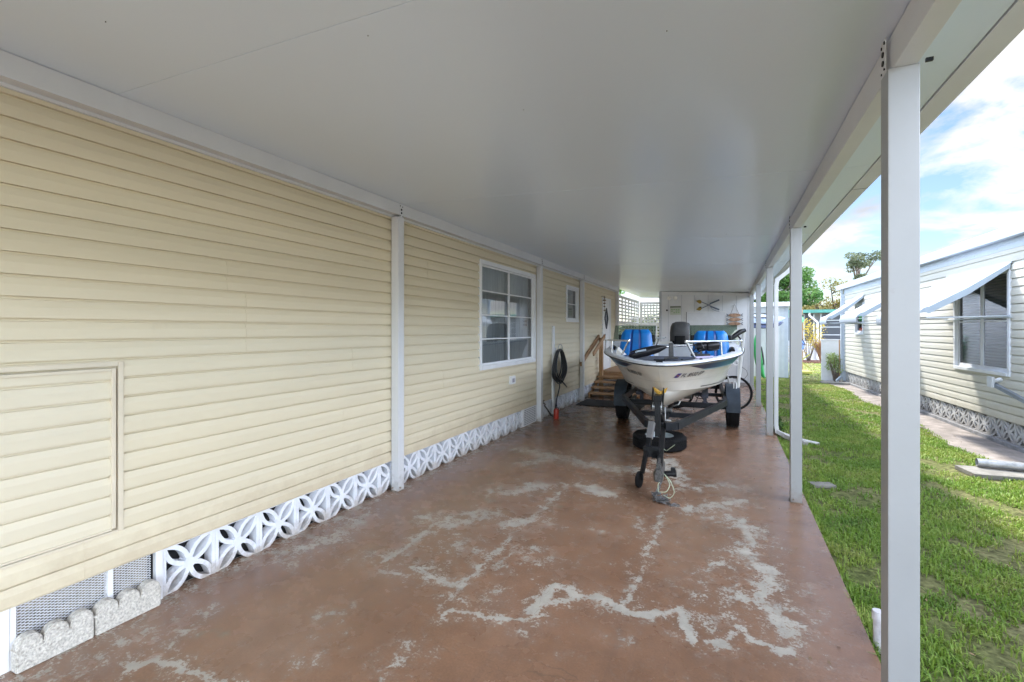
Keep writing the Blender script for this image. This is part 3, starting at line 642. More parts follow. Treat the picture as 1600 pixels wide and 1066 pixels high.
# downspout at third outer post
k = MB(); q = [(.86, 7.87, 2.56), (.86, 7.87, 2.50), (.80, 7.87, 2.42), (.66, 7.87, 2.30), (.645, 7.87, 2.22), (.645, 7.87, .12), (.66, 7.85, .04), (.76, 7.74, .0), (.98, 7.5, -.03)]
for a, b_ in zip(q[:-1], q[1:]): k.bar(a, b_, .055, .07, up=(0, 1, 0), ch=.006)
for p_ in q[1:-1]: k.tube([Vector(p_)-Vector((0, .03, 0)), Vector(p_)+Vector((0, .03, 0))], .033, 10)
k.build('downspout', WHITE, cp)

# ================================================================ SCALLOPED EDGING, MAT, HOSE, CANISTER
def edging(y0, y1, label):
    n = 3; wv = (y1-y0)/n; poly = [(y0, 0.0)]; hgt = .098; r_ = wv/2
    poly = [(y0, .001), (y0, hgt)]
    for i in range(n):
        c_ = y0+(i+.5)*wv
        for j in range(0, 13):
            a = PI-PI*j/12; z_ = hgt+.058*math.sin(a)**.75; yy = c_+r_*.97*math.cos(a)
            poly.append((yy, z_))
    poly += [(y1, hgt), (y1, .001)]
    n0 = len(poly); bm = bmesh.new()
    f = bm.faces.new([bm.verts.new((0, a, b_)) for a, b_ in poly]); e_ = bmesh.ops.extrude_face_region(bm, geom=[f])
    for v_ in [g_ for g_ in e_['geom'] if isinstance(g_, bmesh.types.BMVert)]: v_.co.x += .056
    bmesh.ops.recalc_face_normals(bm, faces=bm.faces)
    ed = [e for e in bm.edges if len(e.link_faces) == 2 and e.calc_face_angle(0) > R(60)]
    bmesh.ops.bevel(bm, geom=ed, offset=.005, segments=2, affect='EDGES')
    me = bpy.data.meshes.new('edging_block'); bm.to_mesh(me); bm.free(); me.materials.append(CEDGE)
    o = bpy.data.objects.new('edging_block', me); C.objects.link(o); o.location = (-2.945, 0, 0)
    return tag(o, label, 'garden edging', 'scalloped concrete edging blocks at the foot of the wall')
edging(.905, 1.186, 'scalloped concrete edging block nearest the viewer, in front of the mesh screen')
edging(1.193, 1.486, 'scalloped concrete edging block touching the first white pattern block')
k = MB(); k.box(-2.86, -1.55, 9.12, 9.98, .0015, .012, ch=.003); tag(k.build('door_mat', MATB), 'black rubber mat on the slab at the foot of the wooden steps', 'mat')
# hose coil
hx = -2.86; k = MB(); cy_, ztop = 8.12, 1.19
rnd = random.Random(3)
for i in range(11):
    h_ = .66-.02*rnd.random()*6; wy = .20+.035*rnd.random()*3+.02*i*.35; oy = rnd.uniform(-.07, .13); ox = rnd.uniform(-.035, .075)
    if i < 5: oy -= .08; wy *= .85
    pts = []
    for j in range(36):
        a = 2*PI*j/36; zz_ = ztop-h_/2+h_/2*math.cos(a); yy = cy_+oy*(1-math.cos(a))/2*1.2+wy*math.sin(a)*(1-.25*math.cos(a)); pts.append((hx+ox*(.4+.6*(1-math.cos(a))/2), yy, zz_-.02*rnd.random()*0))
    k.tube(pts, .0125, 8, closed=True)
k.tube([(hx+.03, 8.05, .62), (hx+.05, 8.0, .5), (hx+.02, 7.93, .3), (hx+.01, 7.88, .12), (hx+.02, 7.8, .03), (hx+.06, 7.66, .012), (hx+.05, 7.55, .05), (hx+.02, 7.45, .17), (-2.87, 7.38, .25)], .0125, 8)
k.tube([(hx+.04, 8.1, .62), (hx+.07, 8.2, .54), (hx+.08, 8.32, .47)], .014, 8)
tag(k.build('garden_hose', HOSE, smooth=True), 'black garden hose coiled on a wall hook below the small window', 'hose')
k = MB(); k.tube([(-2.955, 8.12, 1.16), (-2.90, 8.12, 1.14), (-2.85, 8.12, 1.155), (-2.82, 8.12, 1.22)], .008, 8)
k.tube([(-2.84, 8.12+.13*math.cos(a), 1.165+.12*math.sin(a)) for a in np.linspace(.1, PI-.1, 14)], .007, 8); k.box(-2.956, -2.945, 8.05, 8.19, 1.08, 1.22, ch=.002)
tag(k.build('hose_hanger', STEEL), 'thin wire hanger holding the coiled black hose', 'hanger')
can = empty('fire_extinguisher', (-2.72, 7.56, 0), 0, 'small red cylinder with a looped black handle standing on the slab by the hose', 'extinguisher')
k = MB(); k.lathe([(0, .002), (.048, .002), (.054, .012), (.054, .20), (.045, .235), (.022, .25), (.018, .27), (0, .27)], n=24); k.build('body', RED, can, smooth=True, auto=40)
k = MB(); k.tube([(0, -.03, .27), (0, -.04, .33), (0, 0, .365), (0, .04, .33), (0, .03, .28)], .007, 8); k.box(-.012, .012, -.05, .03, .265, .28, ch=.003); k.build('handle', PLASB, can)
k = MB(); k.tube([(0, .03, .27), (.02, .07, .26), (.03, .075, .16), (.02, .06, .08)], .007, 8); k.build('hose', PLASB, can)

can.scale = (.85, .85, .72)
# ================================================================ STEPS
stp = empty('wooden_steps', (-2.2, 10.3, 0), 0, 'weathered wooden steps with handrail leading up to the white house door', 'steps')
sx0, sx1 = -.735, .45
for i in range(4):
    k = MB(); y = .0+.26*i; z = .105*(i+1)
    k.box(sx0, sx1, y, y+.14, z-.036, z, ch=.004); k.box(sx0, sx1, y+.146, y+.285, z-.036, z, ch=.004); k.build('tread', WOOD, stp)
k = MB()
for i in range(18):
    y = 1.04+.142*i
    if y > 3.1: break
    k.box(sx0, sx1+.05, y, y+.137, .49, .525, ch=.003)
k.build('deck', WOOD, stp)
for x in (sx0+.005, sx1-.045):
    k = MB(); k.prism([(.03, .001), (.1, .001), (1.14, .40), (1.14, .489), (1.04, .489), (1.04, .38), (.03, .068)], x, x+.038, 'x'); k.build('stringer', WOOD, stp)
k = MB(); k.box(sx0, sx1, 1.005, 1.04, .33, .489); k.build('riser', WOOD, stp)
k = MB(); k.box(sx0+.045, sx0+.135, .84, .93, .0, 1.36, ch=.004); k.build('rail_post', WOODZ, stp)
k = MB(); k.bar((sx0+.02, -.62, .80), (sx0+.02, .95, 1.40), .038, .09, ch=.003); k.bar((sx0+.16, -.1, 1.0), (sx0+.16, .95, 1.40), .038, .09, ch=.003); k.build('handrail', WOOD, stp)
k = MB(); k.box(sx0, sx1+.05, 3.06, 3.10, 0, .489); k.build('deck_skirt', WOOD, stp)

# wind chime near the door
wc = empty('wind_chime', (-2.87, 11.62, 2.30), 0, 'small brown shell wind chime hanging left of the house door', 'wind chime')
k = MB(); k.bar((-.09, 0, .12), (.02, 0, .12), .008, .008); k.tube([(0, 0, .12), (0, 0, -.28)], .003, 6)
k.build('cord', BLACKM, wc)
for i, (oz, r_) in enumerate([(.08, .03), (.02, .045), (-.06, .035), (-.14, .03), (-.24, .03)]): MB().lathe([(0, oz+r_*.6), (r_*.8, oz+r_*.2), (r_, oz-r_*.3), (r_*.4, oz-r_*.6), (0, oz-r_*.5)], n=9).build('shell', mat('shell_brown', (.30, .24, .18), .6, var=.5, scale=30), wc)

# ================================================================ LATTICE PANELS
def lattice(name, a, b_, z0, z1, label, pitch=.105, sl_=.042, px=None, sx_=None):
    px = px or pitch; sx_ = sx_ or sl_
    a, b_ = Vector((*a, 0)), Vector((*b_, 0)); L = (b_-a).length; ang = math.atan2((b_-a).y, (b_-a).x)
    o = empty(name, a, ang, label, 'lattice', 'white lattice screens at the end of the carport')
    k = MB(); n = int(L/px)
    for i in range(n+1): k.box(i*px, i*px+sx_, 0, .008, z0, z1)
    m_ = int((z1-z0)/pitch)
    for i in range(m_+1): k.box(0, L, .0085, .0165, z0+i*pitch, z0+i*pitch+sl_)
    k.build('lattice_sheet', LATT, o)
    k = MB(); k.box(-.04, L+.04, -.015, .032, z1, z1+.07, ch=.003); k.box(-.04, 0, -.015, .032, z0-.05, z1); k.box(L, L+.04, -.015, .032, z0-.05, z1); k.box(0, L, -.015, .032, (z0+z1)/2+.42, (z0+z1)/2+.49)
    k.box(-.04, L+.04, -.015, .032, z0-.07, z0-.001); k.build('frame', LATT, o)
    return o
lattice('lattice_panel', (-2.93, 13.5), (-2.93, 16.9), .1, 2.52, 'white lattice screen in line with the cream house wall', px=.5, sx_=.16)
lattice('lattice_panel', (-2.85, 16.95), (-1.92, 16.95), .1, 2.48, 'white lattice screen facing the viewer between house end and shed')

# ================================================================ SHED AT THE END
shed = empty('storage_shed', (-.63, 14.3, 0), 0, 'white panelled storage shed closing the far end of the carport', 'shed')
hx0, hx1 = -1.245, 1.262
def zs(x): return zroof(x-.63)-.012
k = MB(); k.prism([(hx0, .0), (hx1, .0), (hx1, zs(hx1)), (hx0, zs(hx0))], 0, .05, 'y'); k.box(hx0, hx0+.05, .051, 2.85, 0, zs(hx0)-.02); k.box(hx1-.05, hx1, .051, 2.85, 0, zs(hx1)-.01); k.box(hx0+.05, hx1-.05, 2.8, 2.85, 0, zs(hx1)-.02)
k.build('wall', SHEDM, shed)
k = MB()
for x in (-.99, -.62, -.27, .10, .47, .83, 1.12): k.box(x, x+.012, -.006, .0005, .09, zs(x)-.09)
k.box(hx0, hx0+.07, -.012, .0005, 0, zs(hx0+.07)-.001, ch=.001); k.box(hx1-.09, hx1, -.012, .0005, 0, zs(hx1)-.001, ch=.001); k.build('batten', mat('shed_batten', (.46, .48, .52), .5), shed)
k = MB(); k.prism([(hx0+.07, zs(hx0+.07)-.085), (hx1-.09, zs(hx1-.09)-.085), (hx1-.09, zs(hx1-.09)-.002), (hx0+.07, zs(hx0+.07)-.002)], -.014, -.001, 'y'); k.build('top_trim', WTRIM, shed)
k = MB(); k.box(hx0+.07, hx1-.09, -.009, .0, .0, .085); k.build('base_trim', mat('stained_base', (.30, .28, .27), .7), shed)
k = MB(); k.box(-.436, .548, -.022, -.0065, 1.68, 2.06, ch=.003)
pn = k.build('hatch_panel', mat('panel_white', (.66, .67, .70), .45), shed)
k = MB(); k.box(-.46, .57, -.030, -.007, 2.062, 2.085); k.box(-.46, -.437, -.030, -.007, 1.66, 2.0615); k.box(.549, .572, -.030, -.007, 1.66, 2.0615); k.build('panel_trim', WTRIM, pn)
k = MB(); k.bar((-.475, -.035, 1.72), (-.475, -.035, 2.08), .014, .014); k.build('latch_rod', mat('rod_dark', (.10, .10, .11), .5), shed)
# flood lamp
k = MB(); k.lathe([(0, 0), (.05, 0), (.05, .03), (0, .03)], Matrix.Translation((-.86, -.013, 2.52)) @ Matrix.Rotation(PI/2, 4, 'X'), 20)
lamp = k.build('wall_lamp', WTRIM, shed, smooth=True, auto=40)
for sx in (-1, 1):
    M_ = Matrix.Translation((-.86+sx*.045, -.05, 2.51)) @ Matrix.Rotation(R(sx*25), 4, 'Z') @ Matrix.Rotation(R(100), 4, 'X')
    k = MB(); k.lathe([(.02, 0), (.03, .03), (.055, .10), (.055, .112), (0, .118)], M_, 20); k.build('lamp_head', mat('lamp_glass', (.75, .74, .70), .25), lamp, smooth=True, auto=40)
k = MB(); k.cyl((-1.02, -.001, 2.14), (-1.02, -.05, 2.14), .025); k.build('hook', BLACKM, shed)
k = MB(); k.tube([(-.82, -.02, 1.98), (-.82, -.022, 1.72), (-.82, -.03, 1.62)], .006, 6); k.lathe([(0, 0), (.06, 0), (.05, .04), (0, .05)], Matrix.Translation((-.82, -.03, 1.70)), 14); k.build('door_handle', WTRIM, shed)
# sign with illegible printing
sg = MB().box(0, .30, -.03, -.016, 0, .26, ch=.002).build('wall_sign', mat('sign_face', (.52, .55, .48), .5)); sg.location = (-1.56, 14.3, 2.0)
tag(sg, 'small pale green notice board under the flood lamp on the shed', 'sign')
k = MB(); k.box(.0, .30, -.033, -.0305, .215, .255); k.build('heading', mat('sign_band', (.12, .13, .10), .6), sg)
k = MB()
for i in range(3):
    for j in range(4):
        if rnd.random() < .8: k.box(.03+j*.063, .03+j*.063+.045, -.033, -.0305, .15-i*.05, .175-i*.05)
k.build('print', mat('sign_print', (.22, .36, .18), .6), sg)
# crossed paddles
pd = empty('crossed_paddles', (-.56, 14.26, 2.27), 0, 'crossed pair of small paddles with dark yellow tips mounted on the shed wall', 'wall decoration')
for sgn in (1, -1):
    k = MB(); a = Vector((-.15, -.012*sgn, .10*sgn)); b_ = Vector((.33, -.012*sgn, -.14*sgn)); k.bar(a, b_, .014, .018); 
    k.bar(Vector((.08, -.014*sgn, -.035*sgn)), b_, .022, .040); k.build('shaft', mat('paddle_blue_grey', (.09, .12, .18), .45, var=.4, scale=15), pd)
    k = MB(); c0 = Vector((-.14, -.014*sgn, .09*sgn)); k.loft([[c0+Vector((-.14*t_, 0, .03*sgn*t_))+Vector((0, .014*math.cos(q), (.012+.045*math.sin(PI*min(1, t_+.15)))*math.sin(q))) for q in np.linspace(0, 2*PI, 12, endpoint=False)] for t_ in (0, .25, .5, .75, .95)])
    k.build('blade', mat('paddle_tip', (.10, .07, .02), .5, var=.4, scale=12, col2=(.50, .34, .05)), pd)
k = MB(); k.tube([(.08, -.02, -.04), (.16, -.03, -.13), (.26, -.03, -.18), (.33, -.02, -.19)], .008, 6); k.build('cord', mat('cord_grey', (.22, .26, .32), .5), pd)
# fish plaque
fp = empty('fish_plaque', (.16, 14.27, 2.28), 0, 'wooden fish plaque in three tiers hanging from a cord on the shed', 'wall decoration')
k = MB(); k.tube([(-.10, -.01, -.27), (0, -.02, 0), (.10, -.01, -.27)], .007, 6); k.build('cord', mat('rope', (.16, .12, .10), .8), fp)
for i, z in enumerate((-.31, -.43, -.55)):
    k = MB(); sg_ = 1 if i % 2 else -1; poly = []
    for q in np.linspace(0, 2*PI, 26, endpoint=False): poly.append((.155*math.cos(q), z+.048*math.sin(q)))
    k.prism(poly, -.025, -.005, 'y'); fb = k.build('fish', mat('fish_wood', (.30, .17, .10), .7, var=.5, scale=18, col2=(.55, .34, .22)), fp)
    for e_ in (-1, 1): MB().prism([(e_*.14, z+.006), (e_*.20, z+.045), (e_*.215, z+.03), (e_*.185, z), (e_*.215, z-.03), (e_*.20, z-.045), (e_*.14, z-.006)][::e_], -.022, -.008, 'y').build('tail', mat('tail_grey', (.20, .22, .25), .6), fb)

# ================================================================ TRAILER
BR = R(2.4); tr = empty('boat_trailer', (-.634, 4.03, 0), BR, 'black steel boat trailer with grey fenders carrying the cream boat', 'trailer')
k = MB(); k.bar((.075, .36, .28), (0, 1.75, .43), .055, .07, ch=.004); k.bar((.0, 1.75, .43), (0, 5.6, .46), .05, .06, ch=.004)
fr_ = k.build('tongue', BLACKM, tr)
k = MB()
for sx in (-1, 1):
    k.bar((sx*.165, 1.5, .455), (sx*.74, 3.35, .485), .05, .085, ch=.004); k.bar((sx*.74, 3.35, .475), (sx*.74, 5.8, .475), .05, .10, ch=.004)
    k.bar((sx*.04, 1.42, .455), (sx*.165, 1.5, .455), .05, .085, ch=.004)
k.bar((-.165, 1.51, .455), (.165, 1.51, .455), .085, .045, ch=.004)
for t_ in (2.35, 3.4, 4.6, 5.75): k.bar((-.72 if t_ > 3 else -.42, t_, .43), (.72 if t_ > 3 else .42, t_, .43), .06, .06, ch=.004)
k.build('frame', mat('frame_grey_black', (.018, .020, .024), .4, spec=.18, var=.4, scale=14, bump=.2, bscale=60), tr)
k = MB(); k.bar((-.86, 4.1, .30), (.86, 4.1, .30), .06, .06, ch=.004)
for sx in (-1, 1):
    for i_ in range(4): k.bar((sx*.70, 3.72+.05*i_, .365-.012*i_), (sx*.70, 4.48-.05*i_, .365-.012*i_), .055, .009)
k.build('axle', BLACKM, tr)
k = MB()
for sx in (-1, 1):
    k.bar((sx*.46, 3.05, .60), (sx*.46, 5.7, .60), .09, .05, ch=.01)
    for t_ in (3.4, 4.6, 5.6): k.bar((sx*.46, t_, .455), (sx*.46, t_, .58), .05, .05)
k.build('bunk', mat('bunk_carpet', (.05, .055, .075), .95, var=.3, scale=50), tr)
k = MB()
for t_ in (2.36, 3.41):
    for x in (-.22, 0, .22) if t_ > 3 else (0,): k.lathe([(.0, -.06), (.03, -.06), (.042, -.045), (.03, 0), (.042, .045), (.03, .06), (0, .06)], Matrix.Translation((x, t_, .485+abs(x)*.25)) @ Matrix.Rotation(PI/2, 4, 'Y'), 16)
k.build('keel_roller', mat('roller_pale', (.10, .10, .10), .6), tr)
# wheels
def tyre_profile(r, w_, rim):
    hw = w_/2; g_ = .006
    pr_ = [(rim, -hw*.72), (rim+.02, -hw*.86), (r*.86, -hw), (r*.95, -hw*.97), (r*.985, -hw*.86)]
    xs_ = np.linspace(-hw*.8, hw*.8, 5)
    for i, x in enumerate(xs_):
        pr_ += [(r, x-.008), (r, x+.008)]
        if i < 4: pr_ += [(r-.008, x+.011), (r-.008, xs_[i+1]-.011)]
    pr_ += [(r*.985, hw*.86), (r*.95, hw*.97), (r*.86, hw), (rim+.02, hw*.86), (rim, hw*.72)]
    return pr_
def wheel(par, x, t_, r=.305, w_=.185, rimr=.17, sx=1, name='wheel'):
    M_ = Matrix.Translation((x, t_, r)) @ Matrix.Rotation(PI/2, 4, 'Y')
    k = MB(); k.lathe(tyre_profile(r, w_, rimr), M_, 56); wh = k.build(name, RUBBER, par, smooth=True, auto=35)
    k = MB(); k.lathe([(rimr+.004, -.065), (rimr-.012, -.06), (rimr-.02, -.02), (rimr-.03, .02*sx), (.06, .035*sx), (.045, .06*sx), (0, .065*sx)], M_, 40); k.build('rim', mat('rim_white', (.5, .5, .5), .45), wh, smooth=True, auto=35)
for sx in (-1, 1): wheel(tr, sx*.865, 4.12, sx=sx)
# fenders: curved sheet over each wheel
for sx in (-1, 1):
    k = MB(); cx_ = sx*.862; hw = .100; R0 = .365
    prof = [(a_) for a_ in np.linspace(R(-8), R(188), 15)]
    rings = []
    for a_ in prof:
        y = 4.12-R0*1.05*math.cos(a_); z = .33+R0*.98*math.sin(a_)**.75 if math.sin(a_) > 0 else .33+R0*math.sin(a_)
        ny2, nz2 = -math.cos(a_)*.004, math.sin(a_)*.004
        rings.append([(cx_-hw, y-ny2*2, z-nz2*2), (cx_-hw, y, z), (cx_+hw, y, z), (cx_+hw, y-ny2*2, z-nz2*2)])
    k.loft(rings); k.bar((cx_-sx*.10, 4.12, .55), (sx*.74, 4.12, .48), .05, .03)
    # skirt lips
    for xx in (cx_-hw-.001, cx_+hw+.001):
        vs_ = []; 
        for a_ in prof:
            y = 4.12-R0*1.05*math.cos(a_); z = .33+R0*.98*math.sin(a_)**.75 if math.sin(a_) > 0 else .33+R0*math.sin(a_)
            vs_ += [(xx, y, z), (xx, 4.12+(y-4.12)*.9, .33+(z-.33)*.9)]
        k.add(vs_, [(2*i, 2*i+1, 2*i+3, 2*i+2) for i in range(len(prof)-1)])
    k.build('fender', FENDER, tr, smooth=True, auto=35)
# winch stand
k = MB(); k.bar((-.01, .95, .42), (-.02, 1.0, .86), .06, .07, ch=.004); k.bar((.0, 1.55, .45), (-.02, 1.03, .74), .04, .05); k.box(-.055, .025, .93, 1.1, .80, .87, ch=.004)
for x_ in (-.085, .03): k.bar((x_, 1.0, .72), (x_+.01, 1.12, .93), .012, .05)
k.v = [(x-.004, y+.25, z-.04) for x, y, z in k.v]; ws = k.build('winch_stand', BLACKM, tr)
k = MB(); k.lathe([(0, -.05), (.05, -.05), (.05, -.042), (.025, -.04), (.025, .04), (.05, .042), (.05, .05), (0, .05)], Matrix.Translation((-.02, 1.0, .74)) @ Matrix.Rotation(PI/2, 4, 'Y'), 20); k.bar((.06, 1.0, .74), (.07, .93, .61), .01, .022); k.cyl((.07, .93, .61), (.13, .93, .61), .012); k.v = [(x-.004, y+.25, z-.04) for x, y, z in k.v]; k.build('winch', STEEL, ws)
k = MB(); k.add([( -.075, 1.08, .945), (.0, 1.06, .895), (.078, 1.08, .945), (-.075, 1.14, .945), (0, 1.12, .895), (.078, 1.14, .945), (-.06, 1.08, .89), (.0, 1.06, .855), (.06, 1.08, .89), (-.06, 1.14, .89), (0, 1.12, .855), (.06, 1.14, .89)], [(0,1,4,3),(1,2,5,4),(6,9,10,7),(7,10,11,8),(0,6,7,1),(1,7,8,2),(3,4,10,9),(4,5,11,10),(0,3,9,6),(2,8,11,5)]); k.v = [(x-.004, y+.27, z-.04) for x, y, z in k.v]; k.build('bow_stop', YEL, ws)
k = MB(); k.box(-.03, .005, 1.22, 1.40, .70, .703); k.tube([(-.02, 1.25, .70), (0, 1.47, .80)], .012, 6); k.build('winch_strap', mat('strap_grey', (.20, .20, .19), .8), ws)
# jack
k = MB(); k.bar((-.035, .78, .61), (-.07, .62, .30), .045, .045, ch=.008); k.bar((-.07, .62, .36), (-.105, .56, .15), .036, .036, ch=.006); k.box(-.10, .05, .62, .675, .30, .40, ch=.004); k.box(-.02, .05, .62, .72, .29, .37)
jk = k.build('tongue_jack', BLACKM, tr)
k = MB(); k.bar((-.0342, .7835, .617), (-.0511, .7063, .467), .054, .054); k.build('jack_sleeve', mat('sleeve_grey', (.12, .12, .125), .45, var=.3), jk)
k = MB(); k.lathe([(0, -.022), (.02, -.022), (.062, -.022), (.075, -.016), (.08, 0), (.075, .016), (.062, .022), (.02, .022), (0, .022)], Matrix.Translation((-.135, .58, .082)) @ Matrix.Rotation(R(90), 4, 'Y') @ Matrix.Rotation(R(12), 4, 'X'), 28); k.bar((-.105, .56, .18), (-.107, .58, .09), .012, .05); k.build('jack_wheel', RUBBER, jk, smooth=True, auto=35)
# coupler
k = MB(); k.loft([[(x*q*.8+.075, y+.30, z-.075) for x, z in ((-.05, .27), (.05, .27), (.055, .33), (.03, .375), (-.03, .375), (-.055, .33))] for y, q in ((-.09, .55), (-.06, .95), (.02, 1), (.12, .8), (.3, .75))]); k.box(.055, .095, .26, .35, .301, .33, ch=.004); k.bar((.075, .30, .32), (.075, .40, .355), .02, .02)
k.build('coupler', mat('greasy_steel', (.05, .048, .045), .4, metal=.4, var=.8, scale=60, col2=(.16, .155, .15), bump=.15, bscale=70), tr)
k = MB(); k.lathe([(0, -.0), (.026, 0), (.026, .09), (.034, .09), (.034, .12), (0, .12)], Matrix.Translation((.10, .42, .21)) @ Matrix.Rotation(R(80), 4, 'Y'), 16); k.box(.17, .21, .40, .44, .20, .28, ch=.004); k.build('light_plug', PLASB, tr)
# chain heap
def link(k, c, ax, up, r=.017, w_=.0042):
    ax, up = Vector(ax).normalized(), Vector(up).normalized(); up = (up-ax*up.dot(ax)).normalized()
    k.tube([Vector(c)+ax*(r*1.35*math.cos(a))+up*(r*.75*math.sin(a)) for a in np.linspace(0, 2*PI, 12, endpoint=False)], w_, 6, closed=True)
k = MB(); rn = random.Random(5); path = [(.02, .02, .27), (.0, -.02, .18), (-.03, -.04, .08), (-.07, -.02, .02), (-.02, -.10, .015), (.03, -.05, .03), (.07, -.12, .014), (.0, -.14, .02), (.05, -.18, .012), (.10, -.16, .012), (.14, -.2, .01), (.22, -.18, .009)]
for a, b_ in zip(path[:-1], path[1:]):
    a, b_ = Vector(a), Vector(b_); L = (b_-a).length; m_ = max(2, int(L/.021))
    for i in range(m_): link(k, a+(b_-a)*(i+.5)/m_+Vector((rn.uniform(-.006, .006), rn.uniform(-.006, .006), rn.uniform(0, .006))), b_-a, (0, 0, 1) if i % 2 else (1, .3, 0))
for i in range(26): link(k, (rn.gauss(.02, .05), rn.gauss(-.09, .045), .02+.04*rn.random()), (rn.uniform(-1, 1), rn.uniform(-1, 1), rn.uniform(-.3, .3)), (rn.uniform(-1, 1), .2, rn.uniform(-1, 1)))
k.v = [(a*.8+.075, b_*.8+.36, c_*(.6 if c_ > .06 else 1)) for a, b_, c_ in k.v]; k.build('safety_chain', mat('chain_metal', (.10, .10, .105), .35, metal=.6, var=.8, scale=45, col2=(.30, .30, .31)), tr)
k = MB()
def curve(pts, n=24):
    xs = list(range(len(pts))); return [tuple(hermite(xs, [p[i] for p in pts], t_*(len(pts)-1)/n) for i in range(3)) for t_ in range(n+1)]
k.tube(curve([(.06, .1, .30), (.12, .05, .25), (.15, .0, .20), (.12, -.05, .15), (.06, -.04, .14), (.05, .0, .19), (.09, .02, .23)]), .0035, 6); k.tube(curve([(.07, .1, .29), (.16, .02, .22), (.19, -.03, .15), (.15, -.05, .10), (.10, -.05, .12)]), .003, 6)
k.tube(curve([(.05, .55, .39), (.08, .50, .38), (.12, .44, .42), (.17, .40, .47)], 10), .0035, 6)
k.v = [(a+.02, b_+.28, c_-.04) for a, b_, c_ in k.v]; k.build('wiring', mat('wire_pale', (.42, .50, .36), .5, var=.3, scale=30), tr)
# guide pole
k = MB(); k.tube([(.935, 3.95, .60), (.94, 3.95, .69), (1.02, 3.95, 1.53)], .026, 14); k.lathe([(0, 0), (.029, 0), (.029, .03), (0, .034)], Matrix.Translation((1.02, 3.95, 1.525)), 14); k.build('guide_pole', mat('pvc_white', (.66, .66, .65), .4, var=.06), tr, smooth=True, auto=40)
k = MB(); k.tube([(.865, 3.70, .66), (.865, 3.70, .74), (.88, 3.70, .775), (.90, 3.70, .74), (.90, 3.70, .66)], .008, 8); k.build('guide_bracket', WTRIM, tr)

# spare tyre under the tongue, lying on the slab
sp_ = empty('spare_tyre', (-.83, 6.33, .001), 0, 'spare tyre with pale rim lying flat on the slab under the trailer tongue', 'tyre')
k = MB(); rt, wt, rr_ = .335, .175, .18
k.lathe([(rr_, .02), (rr_+.03, .004), (rt*.86, 0), (rt*.96, .012), (rt, .038), (rt, wt-.038), (rt*.96, wt-.012), (rt*.86, wt), (rr_+.03, wt-.004), (rr_, wt-.02), (rr_-.012, wt-.05), (rr_-.012, .05)], n=72, closed=True)
nl_ = 54
for i in range(nl_):
    a = 2*PI*i/nl_
    for j, (z0_, z1_) in enumerate(((.030, .058), (.064, .083), (.089, .108), (.114, .142))):
        a0 = a+(.5 if j % 2 else 0)*2*PI/nl_; M_ = Matrix.Rotation(a0, 4, 'Z'); k.box(rt-.004, rt+.007, -.0125, .0125, z0_, z1_, M_)
for i in range(nl_):
    M_ = Matrix.Rotation(2*PI*i/nl_, 4, 'Z')
    k.add([M_ @ Vector(p) for p in ((rt*.93, -.011, wt-.004), (rt*.93, .011, wt-.004), (rt*.995, .011, wt-.03), (rt*.995, -.011, wt-.03), (rt*.93, -.011, wt+.002), (rt*.93, .011, wt+.002), (rt+.004, .011, wt-.026), (rt+.004, -.011, wt-.026))], [(0,1,2,3),(4,7,6,5),(0,4,5,1),(1,5,6,2),(2,6,7,3),(3,7,4,0)])
k.build('tyre', RUBBER, sp_, smooth=True, auto=30)
k = MB(); k.lathe([(rr_+.004, wt-.018), (rr_-.006, wt-.012), (rr_-.016, wt-.03), (rr_-.026, wt-.075), (.11, wt-.085), (.08, wt-.06), (.04, wt-.06), (.034, wt-.07), (.034, .03)], n=48)
for i in range(5): a = 2*PI*i/5; k.cyl((.058*math.cos(a), .058*math.sin(a), wt-.06), (.058*math.cos(a), .058*math.sin(a), wt-.055), .009, 10)
k.build('rim', mat('rim_pale_blue', (.42, .48, .50), .45, metal=.2, var=.15, scale=12), sp_, smooth=True, auto=35)

# ================================================================ BOAT
boat = empty('fishing_boat', (-.634-math.sin(BR)*1.06, 4.03+math.cos(BR)*1.06, 0), BR, 'cream open-bow fishing boat with blue seats sitting on the black trailer', 'boat')
KS = [0, .03, .07, .13, .2, .3, .42, .56, .72, 1]
GU = [0, .015, .06, .16, .36, .66, 1.1, 1.8, 2.8, 4.6]; GW = [0, .07, .155, .255, .375, .53, .735, .92, .995, .97]; GZZ = [1.170, 1.171, 1.173, 1.177, 1.182, 1.192, 1.208, 1.238, 1.278, 1.32]
CU = [.46, .468, .495, .56, .69, .93, 1.32, 1.96, 2.86, 4.55]; CW = [0, .022, .055, .11, .20, .315, .48, .66, .76, .79]; CZ = [.845, .845, .843, .839, .832, .823, .812, .80, .795, .80]
UU = [.475, .49, .53, .61, .76, 1.0, 1.38, 2.0, 2.94, 4.5]; UZ = [.825, .80, .755, .70, .64, .58, .545, .53, .52, .53]
def G(k): return Vector((hermite(KS, GW, k), hermite(KS, GU, k), hermite(KS, GZZ, k)))
def Ch(k): return Vector((hermite(KS, CW, k), hermite(KS, CU, k), hermite(KS, CZ, k)))
def Ke(k): return Vector((0, hermite(KS, UU, k), hermite(KS, UZ, k)))
def side(k, v, sx=1, off=0.0):
    a, b_ = G(k), Ch(k); p = a.lerp(b_, v); fl = math.sin(PI*v)*.035*min(1, k*6); p.x -= fl*.9
    p.x = max(p.x, 0) if k <= 0 else p.x
    if off:
        e1, e2 = .004, .02
        t1 = side(min(k+e1, 1), v)-side(max(k-e1, 0), v); t2 = side(k, min(v+e2, 1))-side(k, max(v-e2, 0)); n_ = t1.cross(t2).normalized()
        if n_.x < 0: n_ = -n_
        p = p+n_*off
    return Vector((p.x*sx, p.y, p.z))
k = MB(); NK = 70
ks = [(i/NK)**1.7 for i in range(NK+1)]
